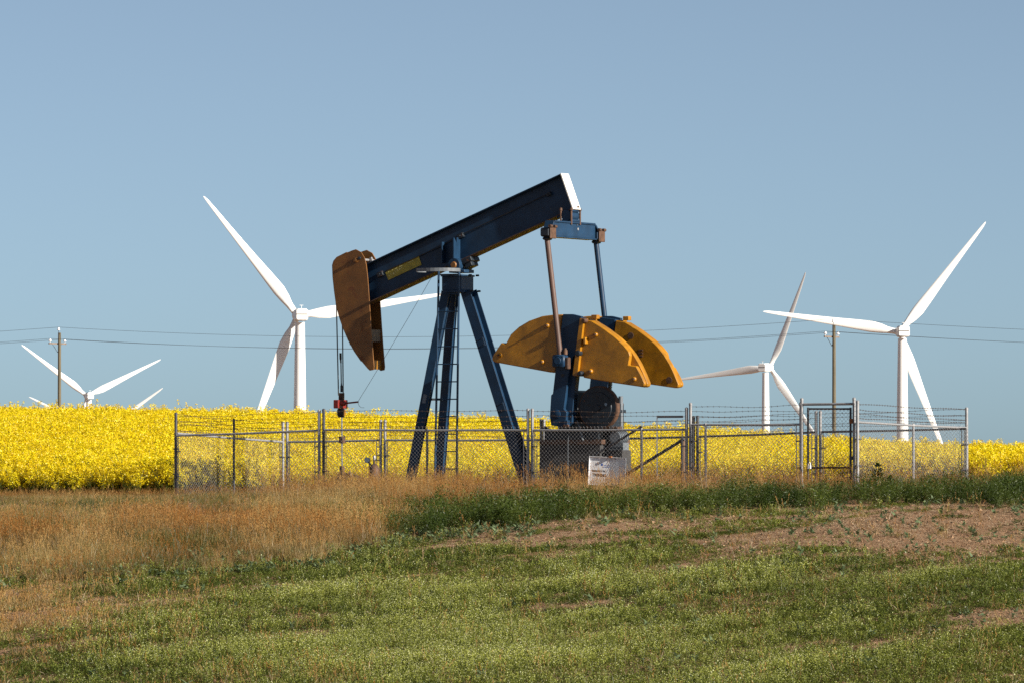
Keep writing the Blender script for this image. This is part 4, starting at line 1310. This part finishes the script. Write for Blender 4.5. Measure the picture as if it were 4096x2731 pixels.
def proto_straw(seed):
    r = random.Random(seed); b = VB()
    for k in range(5):
        p = Vector((r.gauss(0, .12), r.gauss(0, .12), r.uniform(.004, .03))); d = rdir(r, -.12, .18)
        b.blade(p, d, Vector((0, 0, 1)), r.uniform(.06, .20), r.uniform(.005, .010), 0, 0, 1)
    return b.make('straw_pattern', [V['straw']])

def proto_clod(seed):
    r = random.Random(seed); b = VB()
    vs = [rdir(r) * r.uniform(.7, 1.0) for _ in range(9)]
    bm = bmesh.new()
    for v in vs: bm.verts.new(Vector((v.x, v.y, v.z * .7 + .3)) * .03)
    bmesh.ops.convex_hull(bm, input=bm.verts)
    me = bpy.data.meshes.new('clod_pattern'); bm.to_mesh(me); bm.free(); me.materials.append(V['clod'])
    return bpy.data.objects.new('clod_pattern', me)

def scatter(name, protos, x, y, scl, tint, label, tilt=0.08, hscale=None, z=None, rot=None):
    n = len(x)
    if z is None: z = gz(x, y)
    me = bpy.data.meshes.new(name)
    me.vertices.add(n)
    me.vertices.foreach_set('co', np.stack([x, y, z], -1).astype(np.float32).ravel())
    def attr(nm, typ, data, key):
        a = me.attributes.new(nm, typ, 'POINT'); a.data.foreach_set(key, data)
    rz = RNG.uniform(0, 2 * math.pi, n) if rot is None else rot
    rr = np.stack([RNG.normal(0, tilt, n), RNG.normal(0, tilt, n), rz], -1).astype(np.float32)
    attr('rot', 'FLOAT_VECTOR', rr.ravel(), 'vector')
    sz = scl if hscale is None else scl * hscale
    attr('scl', 'FLOAT_VECTOR', np.stack([scl, scl, sz], -1).astype(np.float32).ravel(), 'vector')
    attr('tint', 'FLOAT', np.clip(tint, 0, 1).astype(np.float32), 'value')
    attr('pick', 'INT', RNG.integers(0, len(protos), n).astype(np.int32), 'value')
    o = bpy.data.objects.new(name, me); COL.objects.link(o)
    tag(o, label, kind='stuff')
    ng = bpy.data.node_groups.new(name + '_scatter', 'GeometryNodeTree')
    ng.interface.new_socket('Geometry', in_out='INPUT', socket_type='NodeSocketGeometry')
    ng.interface.new_socket('Geometry', in_out='OUTPUT', socket_type='NodeSocketGeometry')
    gi = ng.nodes.new('NodeGroupInput'); go = ng.nodes.new('NodeGroupOutput')
    m2p = ng.nodes.new('GeometryNodeMeshToPoints')
    ip = ng.nodes.new('GeometryNodeInstanceOnPoints')
    ng.links.new(gi.outputs[0], m2p.inputs[0]); ng.links.new(m2p.outputs[0], ip.inputs['Points'])
    def named(nm, typ):
        q = ng.nodes.new('GeometryNodeInputNamedAttribute'); q.data_type = typ; q.inputs['Name'].default_value = nm
        return [s_ for s_ in q.outputs if s_.enabled and s_.name == 'Attribute'][0]
    er = ng.nodes.new('FunctionNodeEulerToRotation')
    ng.links.new(named('rot', 'FLOAT_VECTOR'), er.inputs[0]); ng.links.new(er.outputs[0], ip.inputs['Rotation'])
    ng.links.new(named('scl', 'FLOAT_VECTOR'), ip.inputs['Scale'])
    ip.inputs['Pick Instance'].default_value = True
    ng.links.new(named('pick', 'INT'), ip.inputs['Instance Index'])
    jg = ng.nodes.new('GeometryNodeJoinGeometry')
    for p in protos:
        oi = ng.nodes.new('GeometryNodeObjectInfo'); oi.inputs['Object'].default_value = p; oi.inputs['As Instance'].default_value = True
        ng.links.new(oi.outputs['Geometry'], jg.inputs[0])
    ng.links.new(jg.outputs[0], ip.inputs['Instance'])
    ng.links.new(ip.outputs[0], go.inputs[0])
    md = o.modifiers.new('scatter', 'NODES'); md.node_group = ng
    return o

_ng = {}
def vnoise(x, y, s, seed):
    """smooth value noise, cell size s metres (s may be a pair)"""
    sx, sy = s if isinstance(s, tuple) else (s, s)
    g = _ng.setdefault(seed, np.random.default_rng(seed).random((128, 128)))
    u = np.asarray(x) / sx + 1000; v = np.asarray(y) / sy + 1000
    i, j = np.floor(u).astype(int), np.floor(v).astype(int)
    fu, fv = smooth(u - i), smooth(v - j)
    i0, i1, j0, j1 = i % 128, (i + 1) % 128, j % 128, (j + 1) % 128
    return (g[i0, j0] * (1 - fu) + g[i1, j0] * fu) * (1 - fv) + (g[i0, j1] * (1 - fu) + g[i1, j1] * fu) * fv

def fnoise(x, y, s, seed):
    return 0.55 * vnoise(x, y, s, seed) + 0.28 * vnoise(x, y, tuple(q / 2.1 for q in s) if isinstance(s, tuple) else s / 2.1, seed + 1) + 0.17 * vnoise(x, y, tuple(q / 4.3 for q in s) if isinstance(s, tuple) else s / 4.3, seed + 2)

def sample(y0, y1, dens, k=0.135):
    """uniform ground points in a wedge a little wider than the view"""
    area = k * (y1 * y1 - y0 * y0)
    n = int(area * dens)
    y = np.sqrt(RNG.uniform(y0 * y0, y1 * y1, n))
    x = RNG.uniform(-1, 1, n) * k * y
    return x, y

def pix(x, y):
    return proj(x, y, gz(x, y))

KB = (np.array([-2000, 1300, 1485, 1772, 1842, 2097, 2257, 2416, 2640, 2982, 3236, 3618, 4096, 7000]),
      np.array([2190, 2175, 2160, 2155, 2132, 2122, 2088, 2074, 2062, 2052, 2040, 2024, 2026, 2030]))
KT = (np.array([-2000, 1400, 1490, 1750, 2200, 2600, 3000, 3430, 3700, 4096, 7000]),
      np.array([2140, 2110, 2085, 2062, 2040, 2022, 2008, 1998, 1986, 1986, 1988]))
DF = (np.array([-2000, 0, 500, 900, 1300, 1480, 1800, 2200, 2600, 3000, 3430, 3700, 4096, 7000]),
      np.array([2400, 2330, 2305, 2265, 2225, 2170, 2095, 2060, 2040, 2020, 2006, 1994, 1996, 1998]))
SB = (np.array([-2000, 1400, 1700, 2100, 2700, 3300, 4096, 7000]), np.array([2150, 2165, 2200, 2195, 2165, 2185, 2235, 2260]))
ip = lambda t, px: np.interp(px, t[0], t[1])

# ---- canola
def canola():
    x, y = sample(124, 191, 30)
    a, l = al(x, y)
    edge = 1.3 * (fnoise(x, y, 1.1, 91) - 0.5) + 0.25 * RNG.normal(0, 1, len(x)) * (RNG.random(len(x)) < 0.5)
    ok = np.where(a < -0.7, l > 0.5 + edge, np.where(a < 17.5, l > 5.5 + edge, l > 3.6 + edge))
    thin = fnoise(x, y, 4.0, 95)
    ok &= RNG.random(len(x)) < np.clip(1.25 - 0.5 * (thin < 0.36), 0, 1)
    dist = np.where(a < -0.7, l - 0.5, np.where(a < 17.5, l - 5.5, l - 3.6))[ok]
    x, y = x[ok], y[ok]
    s = 1.02 + RNG.normal(0, 0.075, len(x)) + (RNG.random(len(x)) < 0.045) * RNG.uniform(0.05, 0.26, len(x)) + 0.10 * (fnoise(x, y, 3.0, 97) - 0.5)
    s = s * (0.86 + 0.14 * smooth(dist / 1.2))
    scatter('canola_field', [proto_canola(i) for i in range(6)], x, y, s, RNG.random(len(x)), 'dense blooming yellow canola crop rising behind the fence', tilt=0.10)
canola()

# ---- dry grass round the enclosure and on the left bank
def dry_grass():
    x, y = sample(92, 134, 80)
    px, py = pix(x, y)
    a, l = al(x, y)
    front = ip(DF, px) + 46 * (fnoise(x, y, (1.2, 2.4), 21) - 0.5) * 2
    ok = py < front
    back = np.where(a < -0.7, l < 1.1, np.where(a < 17.5, l < 6.2, l < 4.6))
    ok &= back
    patch = fnoise(x, y, 2.4, 31)
    inside = (a > 0) & (a < 16.7) & (l > 0.5)
    ok &= RNG.random(len(x)) < np.where(inside, 0.30, np.where(px > 1900, 0.55, 0.95)) * (0.30 + 1.2 * patch)
    x, y, px, py, patch = x[ok], y[ok], px[ok], py[ok], patch[ok]
    left = px < 1500
    gp = fnoise(x, y, (3.0, 1.6), 41)
    # greener where the photo is greener: close to the canola at left and under the fence
    pg = np.clip(0.27 + 2.6 * (gp - 0.5), 0.02, 0.9)
    pg = np.where(left & (py > 2220), pg + 0.25, pg)
    pg = np.where(left & (py < 2085), pg + 0.45, pg)
    pg = np.where(~left, pg + 0.12, pg)
    green = RNG.random(len(x)) < pg
    fen = np.interp(px, [-500, 800, 1150, 1500, 2200, 3000, 3500, 4096], [0.30, 0.30, 0.42, 0.50, 0.48, 0.50, 0.44, 0.36])
    bank = np.interp(py, [2045, 2120, 2220, 2330], [0.0, 1.0, 1.0, 0.7])
    hb = np.where(px < 1550, np.maximum(fen * (1 - bank * 0.5), 0.66 * bank), fen)
    clump = fnoise(x, y, 0.9, 51)
    h = hb * (0.45 + 1.15 * clump) * (1 + RNG.normal(0, 0.16, len(x))) + (RNG.random(len(x)) < 0.04) * 0.25 * (hb > 0.4)
    h = np.clip(h, 0.12, 1.2)
    tint = 0.42 + 2.6 * (fnoise(x, y, (1.5, 2.6), 61) - 0.5) + RNG.normal(0, 0.22, len(x)) - 0.15 * (px > 1300) * (py < 2060)
    d = ~green
    scatter('dry_grass', [proto_grass(100 + i, V['dry'], V['dryhead']) for i in range(6)], x[d], y[d], h[d], tint[d],
            'tall dry orange-brown grass around the fence and on the left bank', tilt=0.12)
    xs, ys = sample(112, 133, 16)
    ps, qs = pix(xs, ys); a2, l2 = al(xs, ys)
    k = (ps > 1050) & (qs < ip(DF, ps)) & np.where(a2 < 17.5, l2 < 5.6, l2 < 4.0) & (RNG.random(len(xs)) < 0.15 + 1.1 * (fnoise(xs, ys, 1.4, 63) - 0.3))
    xs, ys = xs[k], ys[k]
    scatter('seeding_grass', [proto_grass(250 + i, V['dry'], V['dryhead'], n=4, h=0.55, heads=6, lean=0.2) for i in range(4)], xs, ys, RNG.uniform(0.5, 0.95, len(xs)), RNG.random(len(xs)) * 0.8,
            'thin tall orange seed-headed grass standing in and before the fence', tilt=0.12)
    scatter('green_grass', [proto_grass(200 + i, V['ggrass'], V['dryhead'], n=17, heads=1, lean=0.34) for i in range(5)], x[green], y[green], h[green] * 0.92, tint[green],
            'olive green grass tufts mixed through the dry grass', tilt=0.12)
dry_grass()

# ---- feathery green weeds along the field edge
def kochia():
    x, y = sample(100, 124, 34)
    px, py = pix(x, y)
    e = 30 * (fnoise(x, y, 1.2, 71) - 0.5) * 2
    b = ip(KB, px) + e - 6; t = ip(KT, px) + e * 0.6
    den = np.clip((px - 1330 + 420 * (fnoise(x, y, 1.0, 74) - 0.5)) / 420, 0, 1)
    ok = (py < b) & (py > t) & (RNG.random(len(x)) < 1.0 * den * np.clip(2.8 * (fnoise(x, y, (1.1, 0.9), 73) - 0.16), 0.3, 1))
    # stray clumps at the foot of the left bank
    cl = fnoise(x, y, (1.3, 1.6), 75)
    ok |= (px > 500) & (px < 1500) & (py > ip(DF, px) - np.interp(px, [500, 1500], [40, 130])) & (py < ip(DF, px) + 20) & (cl > 0.57) & (RNG.random(len(x)) < 0.55)
    ok |= (px < 1500) & (np.abs(py - ip(DF, px) + 8) < 30) & (cl > 0.60) & (RNG.random(len(x)) < 0.5)
    x, y, px = x[ok], y[ok], px[ok]
    s = 0.50 + 1.15 * fnoise(x, y, 0.9, 77) + RNG.normal(0, 0.17, len(x))
    s = np.clip(s, 0.4, 1.7)
    s = s * np.interp(px, [1400, 2000, 3000, 4096], [0.9, 1.05, 1.0, 0.95])
    scatter('feathery_weeds', [proto_kochia(300 + i) for i in range(6)], x, y, s, 0.4 + 1.9 * (fnoise(x, y, 0.9, 79) - 0.5) + RNG.normal(0, 0.2, len(x)),
            'dark green feathery weeds in a belt below the fence', tilt=0.1)
kochia()

# ---- foreground cover
def foreground():
    x, y = sample(71, 121, 240)
    px, py = pix(x, y)
    df, kb, sb = ip(DF, px), ip(KB, px), ip(SB, px)
    below = (py > np.maximum(df - 14, kb - 8))
    # slanting streaks: rotate so that the cells stretch along the old drill rows
    ca, sa = math.cos(R(54)), math.sin(R(54))
    u, w = x * ca + y * sa, -x * sa + y * ca
    n1 = fnoise(u, w, (7.0, 1.7), 5)
    n2 = fnoise(u, w, (2.4, 0.8), 15)
    n3 = fnoise(u, w, (11.0, 3.4), 25)
    # bare soil: below the weed belt at right, a patch low at right, worn left corner
    soil = np.exp(-np.clip(py - sb + 12, 0, 400) / 50.0) * np.clip((px - 1450) / 500, 0, 1)
    soil = np.maximum(soil, 0.85 * np.exp(-(((px - 4050) / 420) ** 2 + ((py - 2470) / 55) ** 2)))
    soil = np.maximum(soil, 0.55 * np.exp(-(((px - 3500) / 500) ** 2 + ((py - 2225) / 35) ** 2)))
    soil = np.maximum(soil, 0.75 * np.exp(-(((px - 120) / 330) ** 2 + ((py - 2480) / 110) ** 2)))
    soil = np.maximum(soil, 0.55 * np.exp(-(((px - 2250) / 260) ** 2 + ((py - 2430) / 22) ** 2)))
    soil = np.maximum(soil, 0.5 * np.exp(-(((px - 500) / 500) ** 2 + ((py - 2420) / 40) ** 2)))
    n4 = fnoise(u, w, (0.7, 0.4), 35)
    bare = np.clip(soil * 1.02 + 1.3 * (0.46 - n1) + 1.3 * (0.46 - n2) + 1.2 * (0.48 - n4) + 0.06, 0, 0.95)
    # flowering patches
    fl = 0.95 * np.exp(-(((px - 1500) / 950) ** 2 + ((py - 2600) / 180) ** 2)) \
        + 0.85 * np.exp(-(((px - 2650) / 620) ** 2 + ((py - 2350) / 75) ** 2)) \
        + 0.55 * np.exp(-(((px - 2600) / 900) ** 2 + ((py - 2640) / 120) ** 2)) \
        + 0.35 * np.exp(-(((px - 3300) / 500) ** 2 + ((py - 2330) / 50) ** 2)) + 0.04
    fl = np.clip(fl * (0.25 + 1.2 * n3) + 1.1 * (n1 - 0.5) * (fl > 0.12) + 0.7 * (n2 - 0.5) * (fl > 0.12) + 0.10, 0, 1)
    rnd = RNG.random(len(x))
    cover = below & (rnd > bare * 1.15 + 0.04)
    r2 = RNG.random(len(x))
    pod = cover & (r2 < fl * 0.55)
    low = cover & ~pod & (RNG.random(len(x)) < 0.72 * (0.35 + 1.1 * n2))
    sx = 0.48 + 0.6 * n2
    scatter('pod_weeds', [proto_stinkweed(400 + i) for i in range(6)], x[pod], y[pod], (sx + RNG.normal(0, .14, len(x)))[pod] * 1.0, (0.1 + 0.5 * fl + 1.2 * (n2 - .45) + RNG.normal(0, .2, len(x)))[pod],
            'pale green seeding weeds covering the foreground slope', tilt=0.14)
    scatter('low_weeds', [proto_low(500 + i) for i in range(6)], x[low], y[low], (0.5 + 0.55 * n1 + RNG.normal(0, .12, len(x)))[low], (0.45 + 1.6 * (n3 - .5) + 1.2 * (n4 - .5) + RNG.normal(0, .2, len(x)))[low],
            'low dark green weeds creeping over the foreground soil', tilt=0.16)
    # short dry tufts, mostly towards the left corner
    dr = below & (RNG.random(len(x)) < 0.003 + 0.34 * np.exp(-(((px - 60) / 300) ** 2 + ((py - 2490) / 110) ** 2)) * (n1 > 0.42) + 0.008 * (px < 900) * (n2 > 0.5) + 0.05 * np.exp(-(((px - 1100) / 300) ** 2 + ((py - 2720) / 40) ** 2)))
    scatter('short_dry_tufts', [proto_grass(600 + i, V['dry'], V['dryhead'], n=14, h=0.26, heads=3, lean=0.45) for i in range(4)], x[dr], y[dr], (0.6 + 0.7 * n2)[dr], (0.1 + 0.7 * n3 + RNG.normal(0, .2, len(x)))[dr],
            'short dry brown tufts scattered over the lower slope', tilt=0.2)
    st = below & (RNG.random(len(x)) < 0.04 + 0.30 * bare)
    scatter('straw_litter', [proto_straw(700 + i) for i in range(5)], x[st], y[st], RNG.uniform(.6, 1.3, st.sum()), RNG.random(st.sum()), 'pale straw stubble lying on the bare soil', tilt=0.05)
    cl = below & (RNG.random(len(x)) < 0.03 + 0.22 * bare)
    scatter('soil_clods', [proto_clod(800 + i) for i in range(5)], x[cl], y[cl], RNG.gamma(2.0, .22, cl.sum()) + 0.25, RNG.random(cl.sum()), 'small brown soil clods on the bare strip', tilt=0.4)
    # leafy blue-green volunteers: foot of the bank and dotted over the soil
    edge = (np.abs(py - df) < 55) & (px < 1700) & (n2 > 0.50)
    bl = ((below & (RNG.random(len(x)) < 0.0015 + 0.004 * (bare > 0.5) * (px > 1400))) | (edge & (RNG.random(len(x)) < 0.07)) | ((np.abs(py - kb) < 22) & (px > 1480) & (px < 2150) & (RNG.random(len(x)) < 0.05)))
    scatter('leafy_volunteers', [proto_broad(900 + i) for i in range(5)], x[bl], y[bl], RNG.uniform(.4, .9, bl.sum()), RNG.random(bl.sum()), 'blue-green broad-leaved seedlings dotted over the slope', tilt=0.1)
foreground()

# ---- single plants that stand out
def tall_weed():
    p = at(3512, 1990, 117.0); g = float(gz(p.x, p.y))
    root = empty('thistle', (p.x, p.y, g), 0, 'dark green leafy thistle standing right of the walk gate', 'plant')
    r = random.Random(5)
    MB().tube([(0, 0, -0.05), (0.02, 0, 0.3), (0.0, 0, 0.68)], [0.014, 0.011, 0.004], 6).build('stem', V['kochia'], root)
    for (n_, off, hh, sp) in ((220, (0, 0), 0.70, 0.44), (140, (0.26, 0.02), 0.40, 0.34), (110, (-0.24, 0.05), 0.34, 0.32)):
        b = VB()
        for k in range(n_):
            t = r.uniform(0.02, 1.0) ** 1.1
            w = sp * (1 - t) ** 0.75 + 0.03
            a_ = r.uniform(0, 6.28)
            c = Vector((off[0] + 0.25 * w * math.cos(a_), off[1] + 0.25 * w * math.sin(a_), hh * t))
            d = Vector((math.cos(a_), math.sin(a_), r.uniform(-0.05, 0.6)))
            b.blade(c, d, Vector((0, 0, 1)), w * r.uniform(0.6, 1.05), r.uniform(.04, .07), r.uniform(0.2, .8), 0, 2)
        o = b.make('foliage', [V['kochia']]); COL.objects.link(o); o.parent = root
tall_weed()
def dry_stalk():
    p = at(1690, 2322, 96.5); g = float(gz(p.x, p.y))
    root = empty('dry_stalk', (p.x, p.y, g), 0, 'lone pale dry stalk standing in the green slope below the polished rod', 'plant')
    MB().tube([(0, 0, -0.03), (0.01, 0, 0.12), (-0.01, 0, 0.26)], [0.006, 0.005, 0.003], 5).build('stem', V['straw'], root)
    b = VB(); r = random.Random(3)
    for k in range(16): b.leaf(Vector((0, 0, r.uniform(.02, .26))), rdir(r, -.1, .9), rdir(r), r.uniform(.03, .07), .01, 0)
    o = b.make('foliage', [V['straw']]); COL.objects.link(o); o.parent = root
dry_stalk()
